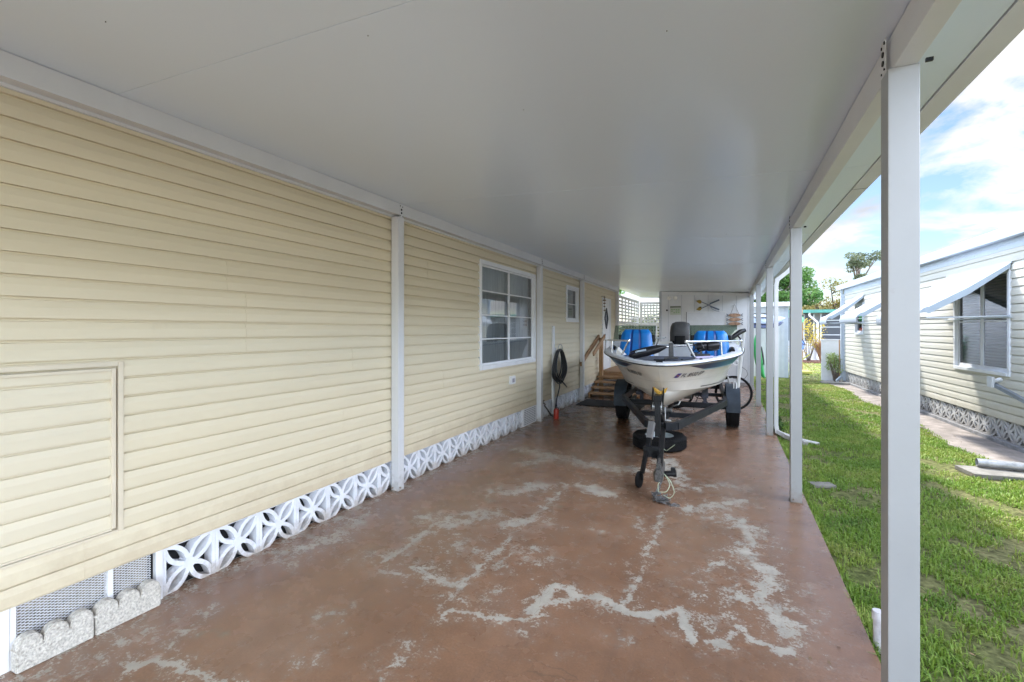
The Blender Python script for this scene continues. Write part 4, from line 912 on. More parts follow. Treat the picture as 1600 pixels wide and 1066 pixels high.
for sx in (-1, 1):
    k.grid(lambda u, v: side(ks[round(u*NK)], v, sx), NK, 12)
    k.grid(lambda u, v: (lambda q, a, b_: Vector(((a.lerp(b_, v).x+math.sin(PI*v)*.012)*sx, a.lerp(b_, v).y, a.lerp(b_, v).z)))(0, Ch(ks[round(u*NK)])+Vector((-.012*min(1, ks[round(u*NK)]*8), 0, -.006)), Ke(ks[round(u*NK)])), NK, 8)
    k.grid(lambda u, v: (lambda a: Vector(((a.x-(.012*min(1, ks[round(u*NK)]*8))*v)*sx, a.y, a.z-.006*v)))(Ch(ks[round(u*NK)])), NK, 1)
# transom
tp = [side(1, v) for v in (0, .25, .5, .75, 1)]+[Ke(1)]
k.add([(p.x, p.y, p.z) for p in tp]+[(-p.x, p.y, p.z) for p in tp[::-1]], [tuple(range(12))])
hull = k.build('hull', GEL, boat, smooth=True, auto=50)
# cap (gunwale deck): flat strip, inner coaming
k = MB()
def capin(kk, sx):  # inner edge of the cap
    g_ = G(kk); w_ = .17; x = max(g_.x-w_*1.0, 0); y = max(g_.y, .30 if x < .5 else g_.y); 
    return Vector((sx*max(0, g_.x-.12 if g_.y > .35 else (g_.x-.12)*.9), max(g_.y, .26), g_.z+.022))
for sx in (-1, 1):
    k.grid(lambda u, v: (lambda kk: [Vector((G(kk).x*sx*1.012, G(kk).y-.008*(kk < .1), G(kk).z)), Vector((G(kk).x*sx*1.0, G(kk).y, G(kk).z+.02)), Vector((G(kk).x*.985*sx, G(kk).y+.01*(kk < .1), G(kk).z+.026)), capin(kk, sx)+Vector((0, 0, .004)), capin(kk, sx)+Vector((-.012*sx, .008, -.01)), capin(kk, sx)+Vector((-.012*sx, .008, -.12))][round(v*5)])(ks[round(u*NK)]), NK, 5)
k.build('deck_cap', GELW, boat, smooth=True, auto=35)
k = MB()
for sx in (-1, 1): k.tube([Vector((G(q).x*sx*1.016, G(q).y-.008*(q < .1), G(q).z-.004)) for q in ks], .0075, 8)
k.build('rub_rail', mat('rub_rail_black', (.02, .02, .022), .5), boat, smooth=True)
# bow deck, floor and inner sides
def inner_w(y):
    for i in range(len(ks)-1):
        if G(ks[i+1]).y >= y: return max(.02, G(ks[i+1]).x-.130)
    return .8
k = MB(); nn = 24
k.grid(lambda u, v: ((2*v-1)*inner_w(.28+u*1.18), .28+u*1.18, 1.165+.03*u), nn, 6)
def low_w(y): return max(.05, hermite(CU, CW, y)-.05)
k.grid(lambda u, v: ((2*v-1)*((1-u)*inner_w(1.46)+u*low_w(1.46)), 1.46, 1.195-.345*u), 3, 6)
k.grid(lambda u, v: ((2*v-1)*low_w(1.46+u*3.0), 1.46+u*3.0, .85), nn, 6)
k.build('deck_carpet', CARPET, boat)
k = MB()
for sx in (-1, 1): k.grid(lambda u, v: (lambda y: (sx*(low_w(y)*(1-v)+inner_w(y)*v), y, .85+v*(hermite(GU, GZZ, y)-.85-.06)))(1.2+u*3.3), nn, 1)
k.grid(lambda u, v: ((2*u-1)*(.72+.1*v), 4.46, .85+v*.42), 1, 1)
k.build('liner', GELW, boat)
# bow cleat, fittings, nav light, snap caps
k = MB(); k.box(-.035, .035, .13, .18, 1.198, 1.212, ch=.004); k.tube([(-.06, .155, 1.222), (.06, .155, 1.222)], .008, 8)
for x, y, z in ((-.30, .42, 1.212), (.22, .42, 1.212), (.42, .52, 1.218)): k.lathe([(0, 0), (.018, 0), (.014, .01), (0, .012)], Matrix.Translation((x, y, z)), 12)
k.build('cleat', BLACKM, boat)
k = MB(); k.bar((.36, .62, 1.232), (.55, .80, 1.238), .018, .02); k.build('bow_chock', mat('lilac_strip', (.35, .32, .45), .4), boat)
# bow rails
for sx, segs in ((1, [(.26, .60), (.91, 1.80)]), (-1, [(.43, .80), (.92, 1.80)])):
    (xa_, ya_), (xb_, yb_) = segs
    zt = 1.415; k = MB(); a = Vector((sx*xa_, ya_, zt)); b_ = Vector((sx*xb_, yb_, zt-.01)); m_ = a.lerp(b_, .55)+Vector((sx*.03, -.02, 0))
    pts = [a, a.lerp(m_, .5)+Vector((sx*.02, 0, 0)), m_, m_.lerp(b_, .5)+Vector((sx*.02, 0, 0)), b_]
    k.tube(pts, .0125, 10)
    k.tube([a, a+Vector((sx*.05, .03, -.10)), a+Vector((sx*.10, .05, -.20))], .0125, 10)
    k.tube([m_, m_+Vector((sx*.01, 0, -.18))], .0115, 10)
    k.tube([b_, b_+Vector((sx*.01, .03, -.09)), b_+Vector((sx*.02, .05, -.165))], .0125, 10)
    for p_ in (a, b_): k.lathe([(0, -.02), (.02, -.015), (.024, 0), (.02, .015), (0, .02)], Matrix.Translation(p_), 12)
    k.build('bow_rail', CHROME, boat, smooth=True, auto=50)
# stripes
def stripe(sx, k0, k1, v0, v1, taper, m_, name, off=.003):
    q = MB(); nu = 40
    def fn(u, v):
        kk = k0+(k1-k0)*u; w_ = min(1, u/taper) if taper else 1; a_, b__ = v0, v0+(v1-v0)*w_
        return side(kk, a_+(b__-a_)*v, sx, off)
    q.grid(fn, nu, 4); return q.build(name, m_, boat, smooth=True)
SM = bpy.data.materials.new('stripe_gradient'); SM.use_nodes = True
t = SM.node_tree; b_ = t.nodes['Principled BSDF']; b_.inputs['Roughness'].default_value = .3
tcn = t.nodes.new('ShaderNodeTexCoord'); sp2 = t.nodes.new('ShaderNodeSeparateXYZ'); t.links.new(tcn.outputs['Object'], sp2.inputs[0])
mr = t.nodes.new('ShaderNodeMapRange'); mr.inputs[1].default_value = .6; mr.inputs[2].default_value = 1.9; t.links.new(sp2.outputs[1], mr.inputs[0])
rp = t.nodes.new('ShaderNodeValToRGB'); e = rp.color_ramp.elements; e[0].color = (.012, .022, .07, 1); e[0].position = .05; e[1].color = (.02, .22, .25, 1); e[1].position = 1
e2 = e.new(.4); e2.color = (.015, .13, .27, 1); t.links.new(mr.outputs[0], rp.inputs[0]); t.links.new(rp.outputs[0], b_.inputs['Base Color'])
for sx in (1, -1):
    stripe(sx, .17, .60, .07, .26, .30, SM, 'hull_stripe'); stripe(sx, .30, .60, .265, .30, 0, mat('pale_blue_pin', (.30, .48, .56), .35), 'pinstripe')
    stripe(sx, .36, .72, .90, .935, 0, INK, 'lower_stripe')
stripe(1, .001, .9, .62, .628, 0, mat('seam_line', (.35, .34, .32), .5), 'seam', .0015); stripe(-1, .001, .9, .62, .628, 0, mat('seam_line', (.3, .3, .3), .5), 'seam', .0015)
# registration lettering laid on the hull surface
arc = [0.0]; K2 = np.linspace(0.02, .9, 300); prev = side(.02, .4)
for q in K2[1:]: p_ = side(q, .4); arc.append(arc[-1]+(p_-prev).length); prev = p_
arc = np.array(arc)
def place_on_hull(verts, s0, sx, vmid, mirror):
    out_ = []
    for (x, y) in verts:
        s_ = s0-x if mirror else s0+x; kk = float(np.interp(s_, arc, K2)); hgt = (G(kk)-Ch(kk)).length
        out_.append(side(kk, vmid-y/hgt, sx, .006))
    return out_
def text_mesh(txt, size, shear=.28):
    cu = bpy.data.curves.new('txt', 'FONT'); cu.body = txt; cu.size = size; cu.resolution_u = 3; cu.shear = shear; cu.space_character = 1.08; cu.offset = size*.02
    o = bpy.data.objects.new('txt', cu); C.objects.link(o); dg = bpy.context.evaluated_depsgraph_get(); me = bpy.data.meshes.new_from_object(o.evaluated_get(dg))
    vs_ = [(v_.co.x, v_.co.y) for v_ in me.vertices]; fs_ = [tuple(p.vertices) for p in me.polygons]; bpy.data.objects.remove(o); bpy.data.meshes.remove(me); return vs_, fs_
tv, tf = text_mesh('FL 8532 EP', .098); wid = max(x for x, y in tv)
LS = .27
q = MB(); q.add(place_on_hull(tv, LS, 1, .47, False), tf); q.build('registration_lettering', INK, boat)
q = MB(); q.add(place_on_hull(tv, LS+wid, -1, .47, True), tf); q.build('registration_lettering', INK, boat)
def sticker(sx):
    q = MB(); n_ = 8; vs_ = []
    for i in range(n_+1):
        for j in range(3): x = i/n_*.075; y = j/2*.082; vs_.append((x+y*.45, y))
    fs_ = [(i*3+j, (i+1)*3+j, (i+1)*3+j+1, i*3+j+1) for i in range(n_) for j in range(2)]
    if sx > 0: q.add(place_on_hull(vs_, LS-.12, 1, .47, False), fs_)
    else: q.add(place_on_hull(vs_, LS+wid+.14, -1, .47, True), fs_)
    s_ = q.build('registration_sticker', PURP, boat); q = MB(); vs2 = [(.035+a*.02+b2*.025*.45, .03+b2*.025) for a in (0, 1) for b2 in (0, 1)]
    if sx > 0: pv = place_on_hull([(x, y) for x, y in vs2], LS-.12, 1, .47, False)
    else: return
    pv = [p+Vector((.0015, -.0008, 0)) for p in pv]; q.add(pv, [(0, 2, 3, 1)]); q.build('print', ORNG, s_)
sticker(1)
# bow eye
k = MB(); k.tube([(0, .31, .66), (0, .25, .655), (0, .25, .62), (0, .34, .60)], .008, 8); k.tube([(.10, .95, .60), (.16, .90, .63), (.18, .92, .67)], .008, 8); k.build('bow_eye', STEEL, boat)
# seats
def seat(x, y, w_, h_, lab):
    root_seat = MB(); n1, n2 = 40, 18
    def hw(v): 
        tw = (w_/2)*(1.03-.20*v)
        if v > .8: u = (v-.8)/.2; tw *= math.sqrt(max(0, 1-(u*.62)**2.2))
        return tw
    def front(u, v):
        a = 2*u-1; e_ = (1-abs(a)**6)*(1-max(0, (v-.72)/.28)**4*.8); ch_ = .013*(1-math.exp(-((abs(a)-.30)/.05)**2))
        return (a*hw(v), -(.045+ch_)*e_-.02-.08*(1-v)**2+.05*v, v*h_)
    def back(u, v):
        a = 2*u-1; e_ = (1-abs(a)**6)*(1-max(0, (v-.72)/.28)**4*.8); return (a*hw(v), .07*e_+.05*v-.02, v*h_)
    root_seat.grid(front, n1, n2); root_seat.grid(back, n1, n2)
    root_seat.grid(lambda u, v: front(u, 1) if v < .5 else back(u, 1), n1, 1); root_seat.grid(lambda u, v: front(0, u) if v < .5 else back(0, u), n2, 1); root_seat.grid(lambda u, v: front(1, u) if v < .5 else back(1, u), n2, 1)
    s_ = root_seat.build('seat_back', BLUE, boat, smooth=True, auto=50, loc=(x, y, 1.11))
    k = MB()
    for a in (-.26, .26):
        k.grid(lambda u, v: Vector(front(.5+a/2*1.0+(v-.5)*.075, u))+Vector((0, -.002, 0)), n2, 3)
    k.build('dark_panel', BLUED, s_, smooth=True)
    k = MB(); k.box(-w_/2+.12, w_/2-.14, -.30, -.03, -.12, -.03, ch=.03); k.build('seat_cushion', BLUE, s_)
    k = MB()
    for sx in (-1, 1): k.loft([superring(sx*(w_/2-.012), .07, z, .03, .05, 2.5, 12) for z in (.27, .29, .35, .37)])
    k.build('bolster', PLASB, s_, smooth=True)
    k = MB(); k.box(-.07, .07, -.10, .06, -.25, -.01); k.build('seat_bracket', BLACKM, s_)
seat(-.475, 1.83, .50, .45, ''); seat(.535, 1.83, .50, .43, '')
# consoles and windshield
for sx in (-1, 1):
    k = MB(); x0_, x1_ = (.26, .80) if sx > 0 else (-.80, -.26)
    k.loft([[(x0_, y0_, z), (x1_, y0_, z), (x1_, 2.92, z), (x0_, 2.92, z)] for y0_, z in ((2.24, 1.10), (2.28, 1.15), (2.38, 1.28), (2.48, 1.33))]); cs = k.build('console', GELW, boat)
    # windshield pane, raked back and splayed
    xa_, xb_ = (.235, .905) if sx > 0 else (-.925, -.27)
    k = MB(); yb_, yt_ = 2.44, 2.62; zb_, zt_ = 1.32, 1.625
    lo = [(xa_+(.0), yb_, zb_), (xb_+(.03 if sx > 0 else 0), yb_+(.12 if sx > 0 else 0), zb_)] if sx > 0 else [(xa_-.03, yb_+.12, zb_), (xb_, yb_, zb_)]
    hi = [(xa_, yt_, zt_), (xb_, yt_+.02, zt_)]
    v8 = lo+[hi[1], hi[0]]; k.add(v8+[(p[0], p[1]+.005, p[2]+.002) for p in v8], [(0,1,2,3),(4,7,6,5),(0,4,5,1),(1,5,6,2),(2,6,7,3),(3,7,4,0)])
    ws_ = k.build('windshield', WSHIELD, boat)
    k = MB(); k.tube([lo[0], lo[1]], .010, 8); k.tube([lo[0] if sx > 0 else lo[1], hi[0] if sx > 0 else hi[1]], .006, 8); k.build('windshield_frame', CHROME, ws_)
# side fairings aft of bow rails (pale mouldings)
for sx in (-1, 1):
    k = MB(); k.loft([[(sx*.70, y0_, 1.22), (sx*.89, y0_, 1.25), (sx*.87, y0_+.05, z), (sx*.74, y0_+.08, z)] for y0_, z in ((1.72, 1.26), (1.95, 1.345), (2.3, 1.38))]); k.build('side_moulding', GELW, boat)
    k = MB(); k.cyl((sx*.80, 1.74, 1.27), (sx*.80, 1.82, 1.29), .035, 14); k.build('speaker', PLASB, boat)
k = MB(); k.loft([[(-.62, .98, 1.225), (-.52, .95, 1.225), (-.60, 1.0, 1.30), (-.61, 1.0, 1.30)], [(-.64, 1.1, 1.225), (-.50, 1.08, 1.225), (-.60, 1.07, 1.33), (-.62, 1.07, 1.33)]]); k.build('nav_light', mat('nav_white', (.7, .68, .65), .4), boat)
# steering wheel, throttle, rod holder bar
k = MB(); k.lathe([(.165, -.01), (.18, 0), (.165, .01), (.15, 0)], Matrix.Translation((.50, 2.86, 1.34)) @ Matrix.Rotation(R(65), 4, 'X'), 30, closed=True); k.bar((.34, 2.86, 1.34), (.66, 2.86, 1.34), .02, .03); k.build('steering_wheel', PLASB, boat)
k = MB(); k.tube([(.72, 2.2, 1.405), (.80, 2.22, 1.425), (.86, 2.25, 1.47), (.93, 2.3, 1.525), (1.0, 2.33, 1.55)], [.018, .03, .034, .036, .026], 12); k.tube([(.90, 2.28, 1.47), (.95, 2.3, 1.40), (.95, 2.3, 1.33)], .012, 8); k.build('rod_rest', PLASB, boat, smooth=True)
k = MB(); k.tube([(-.25, 2.4, 1.30), (-.20, 2.4, 1.43), (-.10, 2.4, 1.44)], .012, 8); k.box(-.24, -.12, 2.36, 2.44, 1.41, 1.445, ch=.006); k.build('windshield_latch', STEEL, boat)
# trolling motor stowed across the bow
tm = MB()
ax0, ax1 = Vector((-.39, .62, 1.235)), Vector((.02, .80, 1.345))
d_ = (ax1-ax0).normalized(); s1_ = d_.cross(Vector((0, 0, 1))).normalized(); s2_ = s1_.cross(d_)
rings = []
for u, r_ in ((-.02, .012), (.03, .040), (.12, .054), (.45, .058), (.75, .050), (.93, .028), (1.02, .012)):
    c_ = ax0+(ax1-ax0)*u; rings.append([c_+s1_*(r_*math.cos(a))+s2_*(r_*math.sin(a)) for a in np.linspace(0, 2*PI, 20, endpoint=False)])
tm.loft(rings); tmo = tm.build('trolling_motor', PLASB, boat, smooth=True, auto=45)
k = MB()
for a in (R(250), R(20)):
    dv = s1_*math.cos(a)+s2_*math.sin(a); c_ = ax0+d_*.01
    k.loft([[c_+dv*r_+d_*(e1*w_)+s1_.cross(dv)*0+(dv.cross(d_))*(e2*.004) for e1, e2 in ((-1, -1), (1, -1), (1, 1), (-1, 1))] for r_, w_ in ((.01, .02), (.06, .034), (.13, .018))])
k.build('propeller', mat('prop_navy', (.012, .016, .05), .35), tmo)
k = MB(); k.tube([ax1-d_*.02, Vector((.10, .84, 1.352)), Vector((.36, .93, 1.372))], .013, 10); k.build('shaft', CHROME, tmo)
k = MB(); k.box(.05, .105, .80, .88, 1.20, 1.39, ch=.008); k.box(.0, .16, .76, .92, 1.195, 1.215, ch=.004); k.box(.30, .52, .86, .98, 1.235, 1.262, ch=.006); k.bar((.42, .93, 1.25), (.40, .93, 1.36), .03, .03); k.build('mount', mat('mount_dark', (.05, .05, .055), .4, metal=.3, var=.5, scale=30), tmo)
k = MB(); rings = []
c0_ = Vector((.36, .95, 1.345)); c1_ = Vector((.63, 1.02, 1.36))
for u, r_ in ((0, .03), (.05, .055), (.3, .062), (.45, .05), (.5, .064), (.85, .062), (.98, .045), (1.0, .02)):
    c_ = c0_.lerp(c1_, u); rings.append([c_+Vector((0, r_*math.cos(a), r_*.95*math.sin(a))) for a in np.linspace(0, 2*PI, 18, endpoint=False)])
k.loft(rings); k.build('head', PLASB, tmo, smooth=True, auto=40)
k = MB(); k.tube([(.33, .9, 1.40), (.36, .88, 1.33), (.31, .9, 1.28), (.37, .92, 1.27), (.45, .88, 1.33), (.41, .87, 1.41), (.35, .89, 1.37)], .008, 8); k.build('cable', HOSE, tmo)
k = MB(); k.tube([(-.38, .64, 1.235), (-.30, .60, 1.29), (-.2, .64, 1.31)], .012, 8); k.build('cushion_ring', mat('ring_pale', (.3, .36, .42), .5), tmo)
# outboard
ob = MB(); rings = []
for z, rx, ry, cyy in ((1.18, .15, .2, 4.88), (1.26, .185, .26, 4.9), (1.34, .205, .30, 4.9), (1.50, .21, .31, 4.9), (1.62, .195, .28, 4.91), (1.69, .165, .23, 4.92), (1.72, .10, .15, 4.93), (1.727, .03, .05, 4.93)): rings.append(superring(0, cyy, z, rx, ry, 3.6, 36))
ob.loft(rings); obo = ob.build('outboard_motor', GREYPL, boat, smooth=True, auto=50)
k = MB(); k.loft([superring(0, 4.86, z, rx, ry, 3, 24) for z, rx, ry in ((1.05, .17, .19), (1.18, .20, .25), (1.30, .212, .30), (1.335, .213, .307))]); k.loft([superring(0, 4.95, z, rx, ry, 3, 20) for z, rx, ry in ((.35, .03, .10), (.5, .05, .14), (.8, .08, .12), (1.06, .12, .16))]); k.build('midsection', PLASB, obo, smooth=True, auto=45)
k = MB(); k.box(-.10, .10, 4.50, 4.60, 1.28, 1.44, ch=.02); k.build('mount_bracket', BLACKM, obo)

# ================================================================ BICYCLE
bk = empty('bicycle', (.09, 9.80, 0), R(10), 'dark red bicycle standing behind the right trailer fender', 'bicycle')
def bwheel(x, nm):
    M_ = Matrix.Translation((x, 0, .335)) @ Matrix.Rotation(PI/2, 4, 'X'); k = MB()
    k.lathe([(.318+.019*math.cos(a), .021*math.sin(a)) for a in np.linspace(0, 2*PI, 12, endpoint=False)], M_, 56, closed=True); wv = k.build('wheel', RUBBER, bk, smooth=True)
    k = MB(); k.lathe([(.300, -.012), (.292, -.010), (.292, .010), (.300, .012)], M_, 56, closed=True); k.build('rim', BLACKM, wv)
    k = MB()
    for i in range(28): a = 2*PI*i/28; b2 = a+(.35 if i % 2 else -.35); k.tube([(x+.022*math.cos(b2), .025*(1 if i % 4 < 2 else -1), .335+.022*math.sin(b2)), (x+.29*math.cos(a), 0, .335+.29*math.sin(a))], .0012, 4)
    k.cyl((x, -.05, .335), (x, .05, .335), .022, 14); k.build('spokes', STEEL, wv)
bwheel(0, ''); bwheel(-1.04, '')
k = MB(); BB = (-.60, 0, .28); ST = (-.76, 0, .80); HT_ = (-.16, 0, .82); HB = (-.12, 0, .70)
for a, b_, r_ in ((BB, ST, .015), (BB, HB, .019), (ST, HT_, .016), (HT_, HB, .02)): k.tube([a, b_], r_, 12)
for sy in (-1, 1): k.tube([BB, (-1.04, sy*.05, .335)], .010, 8); k.tube([(-.74, 0, .77), (-1.04, sy*.05, .335)], .009, 8)
k.build('frame', mat('bike_red_brown', (.12, .045, .03), .35, var=.3), bk, smooth=True, auto=50)
k = MB()
for sy in (-1, 1): k.tube([(-.115, sy*.045, .68), (-.05, sy*.05, .45), (0, sy*.05, .335)], .012, 8)
k.box(-.13, -.10, -.055, .055, .675, .70, ch=.004); k.build('fork', mat('fork_white', (.55, .55, .55), .35), bk)
k = MB(); k.tube([HT_, (-.18, 0, .92), (-.14, 0, .98)], .013, 10); k.tube([(-.20, -.30, 1.0), (-.15, -.14, .98), (-.13, 0, .97), (-.15, .14, .98), (-.20, .30, 1.0)], .011, 10); hbar = k.build('handlebar', BLACKM, bk, smooth=True)
k = MB(); k.tube([(-.20, -.30, 1.0), (-.235, -.40, 1.01)], .016, 10); k.tube([(-.20, .30, 1.0), (-.235, .40, 1.01)], .016, 10); k.build('grip', PLASB, hbar)
k = MB(); k.tube([(.02+.045*math.cos(a), -.12, .93+.045*math.sin(a)) for a in np.linspace(.4, 2*PI-.2, 16)], .009, 8); k.build('bell_ring', mat('white_coil', (.7, .7, .72), .4), hbar)
k = MB(); k.tube([(.02, -.12, .93), (.12, -.1, .86), (.22, -.05, .78), (.25, 0, .70), (.2, .02, .62), (.1, .03, .60), (.0, .03, .62)], .004, 6); k.build('brake_cable', PLASB, hbar)
k = MB(); k.tube([ST, (-.79, 0, .90)], .012, 10); k.loft([superring(-.80, 0, .90+z, rx, ry, 2.4, 20) for z, rx, ry in ((0, .08, .04), (.02, .13, .075), (.05, .13, .08), (.06, .11, .06))]); k.build('saddle', PLASB, bk, smooth=True, auto=40)
k = MB(); k.cyl((-.60, -.05, .28), (-.60, .05, .28), .025); k.bar((-.60, .06, .28), (-.50, .06, .14), .01, .02); k.bar((-.60, -.06, .28), (-.70, -.06, .42), .01, .02); k.box(-.55, -.45, .07, .15, .12, .14, ch=.004); k.box(-.75, -.65, -.15, -.07, .41, .43, ch=.004); k.lathe([(.09, -.003), (.09, .003), (.075, .003), (.075, -.003)], Matrix.Translation((-.6, .055, .28)) @ Matrix.Rotation(PI/2, 4, 'X'), 30, closed=True); k.tube([(-.62, .03, .27), (-.72, .06, .005)], .008, 8); k.build('crank', BLACKM, bk)
for x in (0, -1.04):
    k = MB(); rings = []
    for a in np.linspace(R(20) if x else R(35), R(170), 16): c_ = Vector((x-.365*math.cos(a)*(1 if x == 0 else -1)*-1, 0, .335+.365*math.sin(a))); rings.append([c_+Vector((0, -.03, -.006)), c_+Vector((0, 0, .006)), c_+Vector((0, .03, -.006)), c_+Vector((0, 0, .002))])
    k.loft(rings)
    if x: k.build('mudguard', PLASB, bk, smooth=True)

# ================================================================ RIGHT NEIGHBOUR
NB = empty('neighbour_home', (3.502, 8.287, 0), R(1.77), 'ivory lap-sided mobile home across the grass with three pale blue window awnings', 'house')
NY0, NY1 = -11.5, 8.85; zb0 = .30
k = MB(); NW = (.27, 1.84, .91, 2.44); SW = (6.86, 7.62, 1.43, 2.30); MW = (4.1, 5.3, 1.0, 2.3)
segs = [(NY0, -4.5)]
siding(k, NY0, NW[0], zb0, 2.66, zb0, 0, -1, .115, .012); siding(k, NW[0], NW[1], zb0, NW[2], zb0, 0, -1, .115, .012); siding(k, NW[0], NW[1], NW[3], 2.66, zb0, 0, -1, .115, .012)
siding(k, NW[1], MW[0], zb0, 2.66, zb0, 0, -1, .115, .012); siding(k, MW[0], MW[1], zb0, MW[2], zb0, 0, -1, .115, .012); siding(k, MW[0], MW[1], MW[3], 2.66, zb0, 0, -1, .115, .012)
siding(k, MW[1], SW[0], zb0, 2.66, zb0, 0, -1, .115, .012); siding(k, SW[0], SW[1], zb0, SW[2], zb0, 0, -1, .115, .012); siding(k, SW[0], SW[1], SW[3], 2.66, zb0, 0, -1, .115, .012); siding(k, SW[1], NY1, zb0, 2.66, zb0, 0, -1, .115, .012)
k.build('wall', SIDING_N, NB)
k = MB(); k.box(.02, 4.4, NY1-.02, NY1+.02, GZ, 2.9); k.box(4.35, 4.4, NY0, NY1-.021, GZ, 2.9); k.box(.02, 4.34, NY0, NY0+.04, GZ, 2.9); k.build('end_wall', SIDING_N, NB)
k = MB(); k.box(.7, .75, NY0+.1, NY1-.1, 0, 2.9); k.build('room_partition', mat('room_dark', (.03, .03, .035), .9), NB)
k = MB(); k.box(-.016, .03, NY0, NY1, 2.6605, 2.80, ch=.002); k.box(-.022, -.0165, NY0, NY1, 2.735, 2.742)
for y in np.arange(NY0+.3, NY1, .62): k.tube([(-.017, y, 2.70), (-.021, y, 2.70)], .008, 8)
k.build('frieze_board', NTRIM, NB)
k = MB(); k.prism([(-.14, 2.79), (-.155, 2.93), (-.12, 2.945), (2.2, 3.22), (4.6, 2.93), (4.6, 2.83), (.0, 2.815), (-.05, 2.79)], NY0-.1, NY1+.35, 'y'); k.build('roof', NTRIM, NB)
k = MB(); k.box(-.04, .02, NY1-.10, NY1+.05, .0, 2.66, ch=.004); k.box(-.10, -.041, NY1-.07, NY1+.0, .1, 2.80, ch=.006); k.bar((-.07, NY1-.03, .12), (-.22, NY1-.12, -.02), .06, .07); k.build('corner_post', NTRIM, NB)
blocks(NY0+.02, NY1-.02, 0.0, zb0-.005, .08, .012, sgn=-1, n=66, leaf=.030, fr=.020).build('block_skirting', GBLOCK, NB)
k = MB(); k.box(.045, .09, NY0, NY1-.02, 0, zb0-.006); k.box(-.04, .03, NY0, NY1, GZ, -.002, ch=.004); k.build('footing', NBACK, NB)
# windows
def nwin(y0, y1, z0, z1, cols, rows):
    f = window(NB, y0, y1, z0, z1, cols, rows, PANED, curtain=False, tr=mat('window_white', (.68, .70, .74), .45), sgn=-1, fw=.05, kk=.042)
    k = MB(); n_ = int((z1-z0-.1)/.045)
    for i in range(n_): z = z0+.06+i*.045; k.box(.07, .10, y0+.06, y1-.06, z, z+.004, Matrix.Translation((0, 0, 0)))
    for i in range(n_): z = z0+.06+i*.045; k.add([(.07, y0+.06, z+.004), (.07, y1-.06, z+.004), (.092, y1-.06, z+.026), (.092, y0+.06, z+.026)], [(0, 1, 2, 3)])
    k.build('blind', mat('blind', (.055, .058, .062), .6), f); return f
nwin(*NW, 2, 2); nwin(*SW, 1, 2); nwin(*MW, 2, 2)
def awning(y0, y1, proj, ztop, zlip):
    dz = ztop-zlip; P_ = [(-.02, ztop), (-.02-(proj-.16)*.5, ztop-dz*.38), (-(proj-.14), ztop-dz*.70)]
    for a in np.linspace(R(10), R(100), 6): P_.append((-(proj-.14)-.13*math.sin(a), ztop-dz*.70-.16*(1-math.cos(a))))
    P_.append((-(proj-.02), zlip))
    k = MB(); n_ = len(P_); rings = [[(x, y, z) for x, z in P_]+[(x+.004, y, z-.006) for x, z in P_[::-1]] for y in (y0, y1)]; k.loft(rings)
    for yy in np.arange(y0+.15, y1, .16): 
        for (xa, za), (xb, zb_) in zip(P_[:2], P_[1:3]): k.bar((xa, yy, za+.001), (xb, yy, zb_+.001), .012, .006)
    aw = k.build('awning', AWN, NB, smooth=True, auto=40)
    k = MB()
    for y in (y0-.003, y1+.003): # closed side flanges, metal slightly bluer than the awning top
        low = [(x, z-.10*(1 if i < 3 else max(0, 1-(i-2)/5))) for i, (x, z) in enumerate(P_)]
        low[0] = (P_[0][0], P_[0][1]-.06)
        poly = P_+low[::-1]; MB().prism(poly[:-1] if poly[-1] == poly[0] else poly, y-.002, y+.002, 'y').build('side_flange', mat('awning_flange_metal', (.34, .40, .46), .42, var=.05), aw)
    k = MB()
    for y in (y0+.01, y1-.01): k.tube([(-.02, y, ztop-.72), (-(proj-.12), y, ztop-.74)], .011, 8)
    k.tube([(-.035, y0-.05, ztop-.74), (-.035, y1+.05, ztop-.74)], .011, 8); k.tube([(-(proj-.12), y0, ztop-.735), (-(proj-.12), y1, ztop-.735)], .010, 8)
    k.build('support_arm', mat('arm_metal', (.50, .54, .58), .4, metal=.3), aw)
    k = MB(); k.box(-.03, -.014, y0-.03, y1+.03, ztop-.005, ztop+.025, ch=.002); k.build('hinge_rail', NTRIM, aw)
awning(.25, 2.06, 1.03, 2.465, 1.64); awning(4.0, 5.4, .87, 2.44, 1.72); awning(6.82, 7.66, .87, 2.48, 1.72)
# antenna / light arm on the neighbour wall
k = MB(); k.bar((-.12, -.10, .60), (-.26, .55, .82), .05, .05, ch=.006); k.bar((-.01, -.12, .58), (-.12, -.10, .60), .04, .04); k.lathe([(0, 0), (.035, 0), (.035, .05), (0, .05)], Matrix.Translation((-.15, .0, .65)), 12)
k.v = [(x, y-.46, z) for x, y, z in k.v]; an = k.build('dish_arm', mat('arm_grey', (.16, .18, .20), .45, var=.3), NB)
k = MB(); k.box(-.30, -.27, .50, .62, .78, .92, ch=.004)
for i in range(3): k.lathe([(0, 0), (.018, 0), (.022, .05), (.03, .06), (.03, .075), (0, .08)], Matrix.Translation((-.27, .48+.045*i, .87-.02*i)) @ Matrix.Rotation(R(75), 4, 'Y') @ Matrix.Rotation(R(-30), 4, 'X'), 14)
k.v = [(x, y-.46, z) for x, y, z in k.v]; k.build('receiver', mat('receiver_grey', (.48, .50, .52), .4), an)

